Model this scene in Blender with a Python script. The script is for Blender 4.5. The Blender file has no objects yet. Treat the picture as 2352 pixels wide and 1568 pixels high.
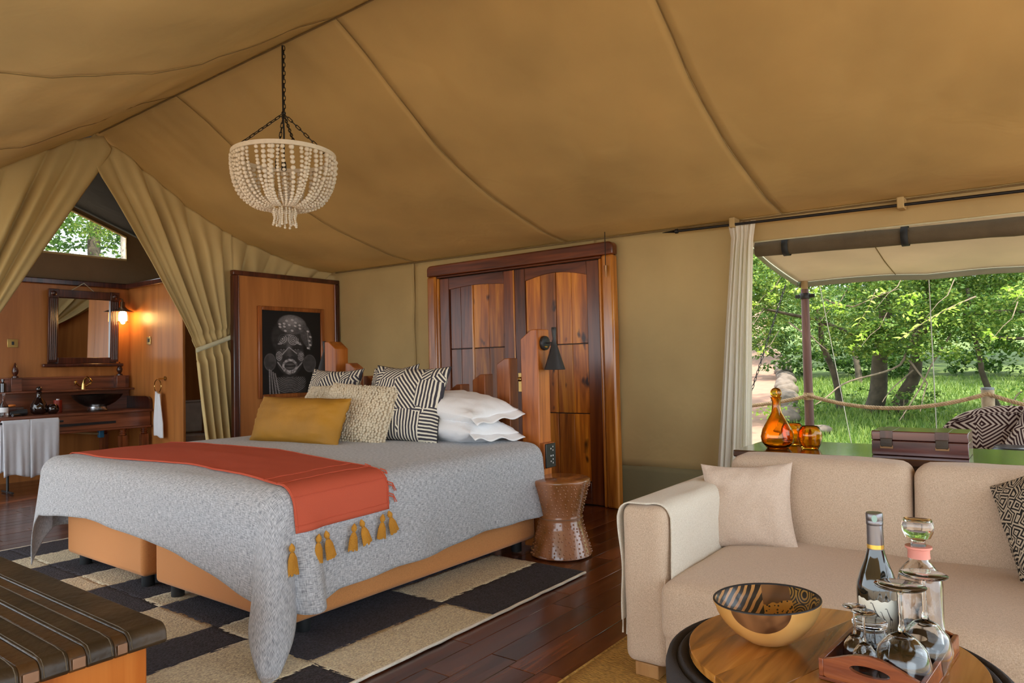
import bpy, bmesh, math, random
import numpy as np
from math import sin, cos, pi, sqrt, atan2, hypot, radians
from mathutils import Matrix, Vector, noise

random.seed(7); np.random.seed(7)
SC = bpy.context.scene
COL = SC.collection
# ------------------------------------------------------------------ camera
cam = bpy.data.cameras.new('camera'); camo = bpy.data.objects.new('camera', cam); COL.objects.link(camo)
cam.sensor_width = 36; cam.lens = 1620 / 2352 * 36; cam.clip_start = 0.05; cam.clip_end = 300
Rm = Matrix(((0.7975, 0.0386, 0.6020), (0.6029, -0.0138, -0.7977), (-0.0225, 0.9992, -0.0343)))
camo.matrix_world = Matrix.Translation((0, 0, 1.25)) @ Rm.to_4x4()
SC.camera = camo
# ------------------------------------------------------------------ world, sun, exposure
w = bpy.data.worlds.new('World'); SC.world = w; w.use_nodes = True
bg = w.node_tree.nodes['Background']
bg.inputs[0].default_value = (0.80, 0.91, 1.0, 1); bg.inputs[1].default_value = 1.9
sun = bpy.data.lights.new('sun', 'SUN'); suno = bpy.data.objects.new('sun', sun); COL.objects.link(suno)
sun.energy = 4.5; sun.color = (1.0, 0.93, 0.78); sun.angle = radians(2.0)
suno.rotation_euler = Vector((0.40, -0.22, 0.88)).to_track_quat('Z', 'Y').to_euler()
SC.view_settings.view_transform = 'Standard'; SC.view_settings.look = 'None'
SC.view_settings.gamma = 1; SC.view_settings.use_curve_mapping = False
SC.view_settings.exposure = 1.08
SC.cycles.use_denoising = True
SC.cycles.max_bounces = 10; SC.cycles.diffuse_bounces = 5; SC.cycles.transmission_bounces = 10; SC.cycles.transparent_max_bounces = 12
SC.cycles.sample_clamp_indirect = 8.0
SC.cycles.caustics_reflective = False; SC.cycles.caustics_refractive = False

# ================================================================== materials
def nt(name):
    m = bpy.data.materials.new(name); m.use_nodes = True
    return m, m.node_tree.nodes, m.node_tree.links, m.node_tree.nodes['Principled BSDF']
def ramp(N, stops):
    r = N.new('ShaderNodeValToRGB'); e = r.color_ramp.elements
    while len(e) < len(stops): e.new(0.5)
    for k, (p, c) in enumerate(stops): e[k].position = p; e[k].color = (*c, 1)
    return r
def coords(N, L, scale=(1, 1, 1), kind='Object', rot=(0, 0, 0)):
    t = N.new('ShaderNodeTexCoord'); mp = N.new('ShaderNodeMapping')
    mp.inputs['Scale'].default_value = scale; mp.inputs['Rotation'].default_value = rot
    L.new(t.outputs[kind], mp.inputs[0]); return mp.outputs[0]
def plain(name, c, rough=0.6, metal=0.0, var=0.12, vs=8, bump=0.0, bs=60, coat=0, spec=None, scale=(1, 1, 1), sheen=0):
    m, N, L, B = nt(name)
    v = coords(N, L, scale)
    n = N.new('ShaderNodeTexNoise'); n.inputs['Scale'].default_value = vs; n.inputs['Detail'].default_value = 4
    L.new(v, n.inputs[0])
    r = ramp(N, [(0.3, [x * (1 - var) for x in c]), (0.7, [min(1, x * (1 + var)) for x in c])])
    L.new(n.outputs[0], r.inputs[0]); L.new(r.outputs[0], B.inputs['Base Color'])
    B.inputs['Roughness'].default_value = rough; B.inputs['Metallic'].default_value = metal
    if coat: B.inputs['Coat Weight'].default_value = coat; B.inputs['Coat Roughness'].default_value = 0.08
    if spec is not None: B.inputs['Specular IOR Level'].default_value = spec
    if sheen: B.inputs['Sheen Weight'].default_value = sheen
    if bump:
        n2 = N.new('ShaderNodeTexNoise'); n2.inputs['Scale'].default_value = bs; n2.inputs['Detail'].default_value = 3
        L.new(v, n2.inputs[0])
        b = N.new('ShaderNodeBump'); b.inputs['Strength'].default_value = bump; b.inputs['Distance'].default_value = 0.01
        L.new(n2.outputs[0], b.inputs['Height']); L.new(b.outputs[0], B.inputs['Normal'])
    return m
def wood(name, dark, mid, light, axis='z', fine=28, rough=0.35, coat=0.3, rnd=0.0, knots=False):
    m, N, L, B = nt(name)
    s = {'x': (0.08, 1, 1), 'y': (1, 0.08, 1), 'z': (1, 1, 0.08)}[axis]
    v = coords(N, L, s)
    if rnd:
        oi = N.new('ShaderNodeObjectInfo'); ad = N.new('ShaderNodeVectorMath'); ad.operation = 'MULTIPLY_ADD'
        ad.inputs[1].default_value = (1, 1, 1); L.new(v, ad.inputs[0])
        sc_ = N.new('ShaderNodeVectorMath'); sc_.operation = 'SCALE'; sc_.inputs['Scale'].default_value = 37.0
        cb = N.new('ShaderNodeCombineXYZ'); L.new(oi.outputs['Random'], cb.inputs[0]); L.new(oi.outputs['Random'], cb.inputs[1]); L.new(oi.outputs['Random'], cb.inputs[2])
        L.new(cb.outputs[0], sc_.inputs[0]); L.new(sc_.outputs[0], ad.inputs[2]); v = ad.outputs[0]
    n = N.new('ShaderNodeTexNoise'); n.inputs['Scale'].default_value = fine; n.inputs['Detail'].default_value = 6; n.inputs['Distortion'].default_value = 0.8
    L.new(v, n.inputs[0])
    n2 = N.new('ShaderNodeTexNoise'); n2.inputs['Scale'].default_value = 4.5; n2.inputs['Detail'].default_value = 3; n2.inputs['Distortion'].default_value = 1.2
    L.new(v, n2.inputs[0])
    mx = N.new('ShaderNodeMath'); mx.operation = 'MULTIPLY_ADD'; mx.inputs[1].default_value = 0.5
    L.new(n.outputs[0], mx.inputs[0]); 
    h = N.new('ShaderNodeMath'); h.operation = 'MULTIPLY'; h.inputs[1].default_value = 0.5
    L.new(n2.outputs[0], h.inputs[0]); L.new(h.outputs[0], mx.inputs[2])
    r = ramp(N, [(0.35, dark), (0.5, mid), (0.63, light)])
    L.new(mx.outputs[0], r.inputs[0]); out = r.outputs[0]
    if rnd:
        hs = N.new('ShaderNodeHueSaturation'); mr = N.new('ShaderNodeMapRange')
        mr.inputs['To Min'].default_value = 1 - rnd; mr.inputs['To Max'].default_value = 1 + rnd
        L.new(oi.outputs['Random'], mr.inputs[0]); L.new(mr.outputs[0], hs.inputs['Value']); L.new(out, hs.inputs['Color']); out = hs.outputs[0]
    if knots:
        vo = N.new('ShaderNodeTexNoise'); vo.inputs['Scale'].default_value = 9; vk = coords(N, L, (1, 1, 0.55)); L.new(vk, vo.inputs[0])
        rk = ramp(N, [(0.27, (0, 0, 0)), (0.36, (1, 1, 1))]); L.new(vo.outputs[0], rk.inputs[0])
        mm = N.new('ShaderNodeMix'); mm.data_type = 'RGBA'; L.new(rk.outputs[0], mm.inputs[0])
        mm.inputs[6].default_value = (dark[0] * .35, dark[1] * .3, dark[2] * .3, 1); L.new(out, mm.inputs[7]); out = mm.outputs[2]
    L.new(out, B.inputs['Base Color'])
    B.inputs['Roughness'].default_value = rough
    B.inputs['Coat Weight'].default_value = coat; B.inputs['Coat Roughness'].default_value = 0.15
    b = N.new('ShaderNodeBump'); b.inputs['Strength'].default_value = 0.15; b.inputs['Distance'].default_value = 0.004
    L.new(n.outputs[0], b.inputs['Height']); L.new(b.outputs[0], B.inputs['Normal'])
    return m
def cloth(name, c1, c2, s1=140, s2=900, rough=0.9, bump=0.3, kind='UV', trans=0.0, sheen=0.2, mixw=0.5):
    """woven cloth: two crossed sets of stretched streaks"""
    m, N, L, B = nt(name)
    a = coords(N, L, (s1, s2, s1 if kind == 'UV' else s2), kind); b_ = coords(N, L, (s2, s1, s1), kind)
    n1 = N.new('ShaderNodeTexNoise'); n1.inputs['Scale'].default_value = 1; n1.inputs['Detail'].default_value = 2; L.new(a, n1.inputs[0])
    n2 = N.new('ShaderNodeTexNoise'); n2.inputs['Scale'].default_value = 1; n2.inputs['Detail'].default_value = 2; L.new(b_, n2.inputs[0])
    mx = N.new('ShaderNodeMix'); mx.inputs[0].default_value = mixw; L.new(n1.outputs[0], mx.inputs[2]); L.new(n2.outputs[0], mx.inputs[3])
    r = ramp(N, [(0.36, c1), (0.62, c2)]); L.new(mx.outputs[0], r.inputs[0])
    L.new(r.outputs[0], B.inputs['Base Color']); B.inputs['Roughness'].default_value = rough
    B.inputs['Sheen Weight'].default_value = sheen; B.inputs['Specular IOR Level'].default_value = 0.2
    b = N.new('ShaderNodeBump'); b.inputs['Strength'].default_value = bump; b.inputs['Distance'].default_value = 0.003
    L.new(mx.outputs[0], b.inputs['Height']); L.new(b.outputs[0], B.inputs['Normal'])
    if trans:
        t = N.new('ShaderNodeBsdfTranslucent'); L.new(r.outputs[0], t.inputs[0])
        ms = N.new('ShaderNodeMixShader'); ms.inputs[0].default_value = trans
        L.new(B.outputs[0], ms.inputs[1]); L.new(t.outputs[0], ms.inputs[2]); L.new(ms.outputs[0], N['Material Output'].inputs[0])
    return m
def glass(name, c=(1, 1, 1), rough=0.0, ior=1.45):
    m, N, L, B = nt(name)
    B.inputs['Base Color'].default_value = (*c, 1); B.inputs['Transmission Weight'].default_value = 1
    B.inputs['Roughness'].default_value = rough; B.inputs['IOR'].default_value = ior
    n = N.new('ShaderNodeTexNoise'); n.inputs['Scale'].default_value = 12; b = N.new('ShaderNodeBump'); b.inputs['Strength'].default_value = 0.02
    L.new(n.outputs[0], b.inputs['Height']); L.new(b.outputs[0], B.inputs['Normal'])
    return m
def emit(name, c, s):
    m, N, L, B = nt(name); B.inputs['Emission Color'].default_value = (*c, 1); B.inputs['Emission Strength'].default_value = s
    B.inputs['Base Color'].default_value = (*c, 1); return m
def math_(N, L, op, a, b=None):
    n = N.new('ShaderNodeMath'); n.operation = op
    for k, x in enumerate((a, b)):
        if x is None: continue
        if isinstance(x, (int, float)): n.inputs[k].default_value = x
        else: L.new(x, n.inputs[k])
    return n.outputs[0]
def stripes(name, c1, c2, cell=6.0, freq=250.0, duty=0.0, kind='Object', plane='xz'):
    """patchwork of parallel stripes whose direction changes from block to block"""
    m, N, L, B = nt(name)
    v = coords(N, L, kind=kind)
    nz = N.new('ShaderNodeTexNoise'); nz.inputs['Scale'].default_value = 14
    vo = N.new('ShaderNodeTexVoronoi'); vo.distance = 'CHEBYCHEV'; vo.inputs['Scale'].default_value = cell; vo.inputs['Randomness'].default_value = 0.75
    L.new(v, vo.inputs['Vector']); L.new(v, nz.inputs[0])
    s = N.new('ShaderNodeSeparateXYZ'); L.new(v, s.inputs[0])
    sc_ = N.new('ShaderNodeSeparateColor'); L.new(vo.outputs['Color'], sc_.inputs[0])
    ang = math_(N, L, 'MULTIPLY', math_(N, L, 'FLOOR', math_(N, L, 'MULTIPLY', sc_.outputs[0], 5.99)), pi / 4)
    p = s.outputs['XYZ'.index(plane[0].upper())]; q = s.outputs['XYZ'.index(plane[1].upper())]
    d = math_(N, L, 'ADD', math_(N, L, 'MULTIPLY', p, math_(N, L, 'COSINE', ang)), math_(N, L, 'MULTIPLY', q, math_(N, L, 'SINE', ang)))
    d = math_(N, L, 'ADD', d, math_(N, L, 'MULTIPLY', nz.outputs[0], 0.008))
    k = math_(N, L, 'GREATER_THAN', math_(N, L, 'SINE', math_(N, L, 'MULTIPLY', d, freq)), duty)
    mx = N.new('ShaderNodeMix'); mx.data_type = 'RGBA'; L.new(k, mx.inputs[0])
    mx.inputs[6].default_value = (*c1, 1); mx.inputs[7].default_value = (*c2, 1)
    L.new(mx.outputs[2], B.inputs['Base Color']); B.inputs['Roughness'].default_value = 0.9; B.inputs['Specular IOR Level'].default_value = 0.2
    return m
def bands(name, c1, c2, cell=8.0, freq=60.0, metric='MANHATTAN', rough=0.85, kind='Object'):
    """concentric bands around scattered centres"""
    m, N, L, B = nt(name)
    v = coords(N, L, kind=kind)
    vo = N.new('ShaderNodeTexVoronoi'); vo.distance = metric; vo.inputs['Scale'].default_value = cell; vo.inputs['Randomness'].default_value = 0.6
    L.new(v, vo.inputs['Vector'])
    k = math_(N, L, 'GREATER_THAN', math_(N, L, 'SINE', math_(N, L, 'MULTIPLY', vo.outputs['Distance'], freq)), 0.0)
    mx = N.new('ShaderNodeMix'); mx.data_type = 'RGBA'; L.new(k, mx.inputs[0])
    mx.inputs[6].default_value = (*c1, 1); mx.inputs[7].default_value = (*c2, 1)
    L.new(mx.outputs[2], B.inputs['Base Color']); B.inputs['Roughness'].default_value = rough; B.inputs['Specular IOR Level'].default_value = 0.2
    return m
def canvas(name, c, trans=0.06, wr=1.0, dirt=True):
    m, N, L, B = nt(name)
    v = coords(N, L)
    n = N.new('ShaderNodeTexNoise'); n.inputs['Scale'].default_value = 1.3; n.inputs['Detail'].default_value = 5; L.new(v, n.inputs[0])
    r = ramp(N, [(0.3, [x * 0.88 for x in c]), (0.7, [x * 1.1 for x in c])]); L.new(n.outputs[0], r.inputs[0]); L.new(r.outputs[0], B.inputs['Base Color'])
    B.inputs['Roughness'].default_value = 0.85; B.inputs['Specular IOR Level'].default_value = 0.25
    n2 = N.new('ShaderNodeTexNoise'); n2.inputs['Scale'].default_value = 3.0; n2.inputs['Detail'].default_value = 3; n2.inputs['Distortion'].default_value = 0.6; L.new(v, n2.inputs[0])
    n3 = N.new('ShaderNodeTexNoise'); n3.inputs['Scale'].default_value = 500; L.new(v, n3.inputs[0])
    b = N.new('ShaderNodeBump'); b.inputs['Strength'].default_value = 0.25 * wr; b.inputs['Distance'].default_value = 0.05; L.new(n2.outputs[0], b.inputs['Height'])
    b2 = N.new('ShaderNodeBump'); b2.inputs['Strength'].default_value = 0.15; b2.inputs['Distance'].default_value = 0.002
    L.new(n3.outputs[0], b2.inputs['Height']); L.new(b.outputs[0], b2.inputs['Normal']); L.new(b2.outputs[0], B.inputs['Normal'])
    t = N.new('ShaderNodeBsdfTranslucent'); L.new(r.outputs[0], t.inputs[0])
    ms = N.new('ShaderNodeMixShader'); ms.inputs[0].default_value = trans
    L.new(B.outputs[0], ms.inputs[1]); L.new(t.outputs[0], ms.inputs[2]); L.new(ms.outputs[0], N['Material Output'].inputs[0])
    return m
def leafmat(name, a, b_, c, trans=0.4):
    m, N, L, B = nt(name)
    g = N.new('ShaderNodeNewGeometry'); r = ramp(N, [(0.0, a), (0.5, b_), (1.0, c)])
    L.new(g.outputs['Random Per Island'], r.inputs[0]); L.new(r.outputs[0], B.inputs['Base Color'])
    B.inputs['Roughness'].default_value = 0.5
    t = N.new('ShaderNodeBsdfTranslucent'); L.new(r.outputs[0], t.inputs[0])
    ms = N.new('ShaderNodeMixShader'); ms.inputs[0].default_value = trans
    L.new(B.outputs[0], ms.inputs[1]); L.new(t.outputs[0], ms.inputs[2]); L.new(ms.outputs[0], N['Material Output'].inputs[0])
    return m

M = dict(
    canvas=canvas('tent canvas', (0.54, 0.385, 0.175), 0.15),
    canvas_wall=canvas('wall canvas', (0.53, 0.395, 0.185), 0.13),
    canvas_drape=canvas('drape canvas', (0.60, 0.46, 0.215), 0.03, 0.6),
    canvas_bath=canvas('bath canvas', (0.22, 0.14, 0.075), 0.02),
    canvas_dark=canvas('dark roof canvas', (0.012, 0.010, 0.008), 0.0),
    skirt=canvas('green skirt canvas', (0.24, 0.215, 0.12), 0.0),
    awning=canvas('awning canvas', (0.70, 0.60, 0.49), 0.20, 0.8),
    valance=canvas('grey green valance', (0.30, 0.30, 0.22), 0.1),
    blind=plain('olive rolled blind', (0.105, 0.075, 0.038), 0.8, bump=0.4, bs=200),
    seam=plain('seam thread', (0.20, 0.13, 0.05), 0.9),
    web=plain('cotton webbing', (0.60, 0.57, 0.38), 0.9, bump=0.3, bs=400),
    black_web=plain('black webbing', (0.012, 0.013, 0.012), 0.7),
    plank=wood('floor plank wood', (0.035, 0.010, 0.004), (0.105, 0.030, 0.012), (0.20, 0.062, 0.025), 'y', 26, 0.27, 0.35, 0.38),
    bathfloor=wood('bath floor wood', (0.035, 0.010, 0.004), (0.105, 0.030, 0.012), (0.20, 0.062, 0.025), 'y', 26, 0.3, 0.3, 0.3),
    door=wood('door wood', (0.12, 0.028, 0.003), (0.42, 0.12, 0.010), (0.68, 0.26, 0.022), 'z', 17, 0.38, 0.12, 0.3, True),
    door_dark=wood('dark door wood', (0.045, 0.009, 0.002), (0.14, 0.032, 0.007), (0.24, 0.062, 0.012), 'z', 20, 0.32, 0.25, 0.3),
    door_darkx=wood('dark rail wood', (0.045, 0.009, 0.002), (0.14, 0.032, 0.007), (0.24, 0.062, 0.012), 'x', 20, 0.32, 0.25, 0.3),
    door_edge=wood('orange door wood', (0.22, 0.06, 0.008), (0.45, 0.15, 0.02), (0.65, 0.26, 0.04), 'z', 22, 0.25, 0.6, 0.1),
    head=wood('headboard wood', (0.24, 0.055, 0.006), (0.42, 0.115, 0.012), (0.54, 0.17, 0.022), 'z', 30, 0.4, 0.1, 0.12),
    head_dark=wood('headboard slat wood', (0.16, 0.04, 0.01), (0.30, 0.085, 0.02), (0.42, 0.14, 0.035), 'z', 30, 0.4, 0.1, 0.2),
    panel=wood('orange ply panel', (0.36, 0.125, 0.028), (0.46, 0.17, 0.040), (0.55, 0.21, 0.052), 'z', 9, 0.42, 0.05),
    mahog=wood('dark mahogany', (0.025, 0.006, 0.003), (0.065, 0.016, 0.008), (0.12, 0.03, 0.014), 'z', 25, 0.28, 0.4),
    vanity=wood('vanity wood', (0.08, 0.022, 0.010), (0.21, 0.062, 0.028), (0.34, 0.11, 0.05), 'y', 18, 0.32, 0.3, 0.15),
    vanity_leg=wood('vanity leg wood', (0.06, 0.012, 0.005), (0.20, 0.05, 0.015), (0.35, 0.10, 0.03), 'z', 20, 0.25, 0.5, 0.15),
    frame=wood('picture frame wood', (0.17, 0.045, 0.008), (0.30, 0.085, 0.016), (0.42, 0.13, 0.03), 'z', 30, 0.3, 0.4),
    linen=cloth('grey linen', (0.20, 0.21, 0.235), (0.60, 0.61, 0.64), 38, 300, bump=0.5),
    throw=cloth('rust throw', (0.48, 0.080, 0.042), (0.63, 0.130, 0.070), 300, 1100, bump=0.4, sheen=0.0),
    base=cloth('tan bed base cloth', (0.55, 0.22, 0.07), (0.72, 0.31, 0.105), 300, 900, kind='Object'),
    sofa=cloth('beige sofa linen', (0.44, 0.32, 0.225), (0.68, 0.53, 0.40), 170, 700, bump=0.5, kind='Object'),
    sofap=cloth('pale sofa cushion linen', (0.52, 0.40, 0.31), (0.74, 0.60, 0.49), 170, 700, bump=0.5, kind='Object'),
    armc=cloth('cream arm throw', (0.62, 0.56, 0.45), (0.80, 0.75, 0.65), 200, 800, bump=0.6, kind='Object'),
    white=cloth('white cotton', (0.82, 0.82, 0.84), (0.93, 0.93, 0.94), 400, 900, bump=0.1, kind='Object'),
    towel=plain('white towel', (0.80, 0.81, 0.86), 0.95, bump=0.5, bs=500, var=0.03),
    curtain=cloth('sheer curtain', (0.90, 0.86, 0.76), (0.97, 0.95, 0.88), 200, 900, bump=0.1, kind='Object', trans=0.5),
    velvet=plain('mustard velvet', (0.36, 0.165, 0.009), 0.7, var=0.18, vs=4, bump=0.15, bs=30),
    bobble=plain('cream wool', (0.74, 0.64, 0.47), 0.95, bump=0.4, bs=400, var=0.08),
    bobback=plain('wool backing', (0.42, 0.33, 0.22), 0.95),
    stripe=stripes('striped cushion cloth', (0.055, 0.050, 0.062), (0.78, 0.72, 0.58), 5.5, 270, 0.15),
    tribal=bands('black woven cushion cloth', (0.02, 0.018, 0.018), (0.50, 0.42, 0.32), 16, 26),
    maze=bands('maze chair cloth', (0.045, 0.018, 0.018), (0.62, 0.52, 0.45), 3.2, 66, 'MANHATTAN'),
    mustard=plain('mustard tassel yarn', (0.56, 0.26, 0.03), 0.9, bump=0.6, bs=200),
    rug_d=plain('charcoal rug jute', (0.045, 0.042, 0.056), 0.95, bump=1.0, bs=150, var=0.75, vs=170, scale=(1, 0.6, 1)),
    rug_l=plain('natural rug jute', (0.80, 0.65, 0.47), 0.95, bump=1.0, bs=150, var=0.42, vs=170, scale=(1, 0.6, 1)),
    rug_e=plain('white rug binding', (0.78, 0.72, 0.62), 0.95, bump=0.6, bs=200),
    jute=plain('golden jute', (0.52, 0.30, 0.07), 0.9, bump=1.0, bs=160, var=0.4, vs=160, scale=(0.3, 1, 1)),
    black=plain('matt black metal', (0.018, 0.018, 0.020), 0.45, 0.0, bump=0.1, bs=80),
    iron=plain('dark iron', (0.03, 0.027, 0.026), 0.4, 0.7),
    chrome=plain('brushed steel', (0.6, 0.6, 0.62), 0.22, 1.0),
    brass=plain('brass', (0.65, 0.44, 0.16), 0.22, 1.0),
    bronze=plain('aged bronze', (0.25, 0.13, 0.06), 0.35, 0.9),
    pewter=plain('dark pewter basin', (0.06, 0.05, 0.045), 0.28, 0.85, var=0.35, vs=10),
    beads=plain('white wooden beads', (0.80, 0.73, 0.62), 0.7, var=0.06, vs=30),
    foot=plain('black plastic foot', (0.02, 0.022, 0.024), 0.4),
    glaze=plain('copper glaze', (0.30, 0.105, 0.035), 0.20, 0.35, var=0.45, vs=7, coat=0.8),
    leather=plain('dark leather', (0.045, 0.028, 0.014), 0.42, bump=0.35, bs=26, var=0.5, vs=7, spec=0.35),
    strap=plain('brown leather strap', (0.080, 0.038, 0.014), 0.35, bump=0.25, bs=40, var=0.35, spec=0.4),
    strapend=plain('pale leather strap end', (0.26, 0.14, 0.08), 0.4, bump=0.2, bs=40),
    stitch=plain('leather stitching', (0.10, 0.075, 0.045), 0.8),
    trunk=wood('trunk wood', (0.30, 0.065, 0.008), (0.50, 0.135, 0.018), (0.62, 0.20, 0.035), 'z', 20, 0.35, 0.35, 0, True),
    felt=plain('charcoal felt', (0.030, 0.026, 0.027), 0.95, bump=0.3, bs=300),
    ctop=wood('table disc wood', (0.10, 0.035, 0.008), (0.36, 0.145, 0.026), (0.52, 0.23, 0.05), 'y', 26, 0.22, 0.4, 0.15),
    console=wood('console wood', (0.020, 0.009, 0.006), (0.055, 0.022, 0.012), (0.10, 0.038, 0.02), 'x', 20, 0.10, 0.8),
    boxw=wood('writing box wood', (0.035, 0.010, 0.008), (0.13, 0.035, 0.025), (0.22, 0.065, 0.045), 'x', 15, 0.22, 0.5),
    tray=wood('tray wood', (0.09, 0.018, 0.005), (0.20, 0.045, 0.011), (0.30, 0.08, 0.02), 'x', 60, 0.3, 0.4, 0.1),
    legw=wood('sofa foot wood', (0.28, 0.13, 0.04), (0.42, 0.21, 0.07), (0.52, 0.28, 0.10), 'z', 20, 0.5, 0.1),
    amber=glass('amber glass', (1.0, 0.50, 0.06)),
    clear=glass('clear glass', (1, 1, 1)),
    smoke=plain('black glass', (0.02, 0.008, 0.006), 0.05, coat=1.0),
    bottle=plain('dark bottle glass', (0.008, 0.010, 0.008), 0.04, coat=1.0),
    cap=plain('pewter foil', (0.20, 0.19, 0.20), 0.3, 0.8),
    gold=plain('gold foil', (0.75, 0.48, 0.10), 0.3, 0.8),
    label=plain('cream paper label', (0.80, 0.78, 0.68), 0.7, var=0.02),
    ink=plain('dark ink', (0.08, 0.07, 0.065), 0.8),
    teal=plain('teal sticker', (0.32, 0.50, 0.46), 0.6),
    pink=plain('rose silicone collar', (0.70, 0.27, 0.22), 0.4),
    coffee=plain('coffee grounds', (0.03, 0.018, 0.012), 0.8, bump=0.8, bs=200),
    blue=plain('blue plastic', (0.04, 0.22, 0.42), 0.4),
    bamboo=plain('pale bamboo', (0.60, 0.42, 0.20), 0.6),
    soap=plain('orange soap', (0.75, 0.22, 0.04), 0.4),
    candle=plain('red candle', (0.40, 0.04, 0.015), 0.4),
    ceramic=plain('white ceramic', (0.72, 0.66, 0.58), 0.15, coat=0.6),
    print=plain('black photo print', (0.012, 0.014, 0.014), 0.5, var=0.05),
    skin1=plain('dark grey print', (0.030, 0.028, 0.030), 0.6), skin2=plain('mid grey print', (0.075, 0.072, 0.076), 0.6),
    hatg=plain('mauve grey print', (0.12, 0.10, 0.108), 0.7, var=0.5, vs=70), paint=plain('white print paint', (0.42, 0.42, 0.44), 0.7, var=0.45, vs=60),
    post=wood('weathered red pole', (0.06, 0.024, 0.017), (0.12, 0.05, 0.036), (0.18, 0.085, 0.062), 'z', 30, 0.6, 0.0),
    postw=plain('bare pole wood', (0.38, 0.26, 0.13), 0.8), galv=plain('galvanised tube', (0.16, 0.17, 0.18), 0.4, 0.6, var=0.4, vs=25),
    rope=plain('sisal rope', (0.42, 0.28, 0.15), 0.95, bump=0.6, bs=150, var=0.25, vs=20),
    railw=plain('weathered rail post', (0.42, 0.33, 0.22), 0.85, var=0.35, vs=12),
    cord=plain('grey guy rope', (0.45, 0.44, 0.38), 0.9),
    bark=plain('tree bark', (0.085, 0.065, 0.045), 0.95, bump=1.0, bs=22, var=0.4, vs=6),
    twig=plain('dry twig', (0.20, 0.145, 0.10), 0.9),
    palebark=plain('pale bark', (0.30, 0.26, 0.22), 0.95, bump=1.0, bs=20, var=0.3),
    stone=plain('path stone', (0.15, 0.115, 0.09), 0.9, bump=0.8, bs=14, var=0.25),
    path=plain('red earth path', (0.30, 0.165, 0.11), 0.95, bump=0.5, bs=30, var=0.12, vs=5),
    grass=plain('grass ground', (0.13, 0.19, 0.045), 0.95, bump=0.8, bs=60, var=0.35, vs=2.5),
    deckw=wood('deck board wood', (0.10, 0.05, 0.03), (0.2, 0.11, 0.07), (0.3, 0.17, 0.11), 'x', 20, 0.6, 0.0, 0.2),
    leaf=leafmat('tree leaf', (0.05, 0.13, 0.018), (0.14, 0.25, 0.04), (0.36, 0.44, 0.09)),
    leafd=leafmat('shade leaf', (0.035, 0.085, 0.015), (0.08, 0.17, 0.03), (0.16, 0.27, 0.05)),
    leafb=leafmat('young leaf', (0.28, 0.45, 0.05), (0.42, 0.60, 0.08), (0.55, 0.70, 0.14)),
    blade=leafmat('grass blade', (0.07, 0.15, 0.02), (0.16, 0.26, 0.04), (0.32, 0.40, 0.09)),
    bulb=emit('lit bulb', (1.0, 0.55, 0.18), 26.0),
    socket=plain('black socket', (0.012, 0.012, 0.013), 0.35), pin=plain('grey white mark', (0.6, 0.6, 0.6), 0.5),
)
def mirror_mat():
    m, N, L, B = nt('mirror silver'); B.inputs['Metallic'].default_value = 1; B.inputs['Roughness'].default_value = 0.01
    B.inputs['Base Color'].default_value = (0.85, 0.83, 0.8, 1); return m
M['mirror'] = mirror_mat()
def photo_mat():
    m, N, L, B = nt('photographic print'); a = N.new('ShaderNodeAttribute'); a.attribute_name = 'tone'
    c = N.new('ShaderNodeCombineColor'); L.new(a.outputs['Fac'], c.inputs[0]); L.new(math_(N, L, 'MULTIPLY', a.outputs['Fac'], .96), c.inputs[1]); L.new(a.outputs['Fac'], c.inputs[2])
    L.new(c.outputs[0], B.inputs['Base Color']); B.inputs['Roughness'].default_value = .5; B.inputs['Specular IOR Level'].default_value = .3; return m
M['photo'] = photo_mat()
M['bounce_terrace'] = plain('sandy terrace earth', (0.40, 0.30, 0.21), 0.95, bump=0.5, bs=30)  # tan tone chosen for warm bounce light, not green
def clay(name, dark, mid, light):
    m, N, L, B = nt(name); v = coords(N, L, (1, 1, 0.35))
    n = N.new('ShaderNodeTexNoise'); n.inputs['Scale'].default_value = 9; n.inputs['Detail'].default_value = 5; L.new(v, n.inputs[0])
    r = ramp(N, [(0.33, dark), (0.5, mid), (0.66, light)]); L.new(n.outputs[0], r.inputs[0]); L.new(r.outputs[0], B.inputs['Base Color'])
    B.inputs['Roughness'].default_value = 0.22; B.inputs['Coat Weight'].default_value = 0.7; B.inputs['Coat Roughness'].default_value = 0.06
    return m
M['glaze'] = clay('copper brown glaze', (0.20, 0.075, 0.015), (0.33, 0.13, 0.05), (0.42, 0.19, 0.10))

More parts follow.
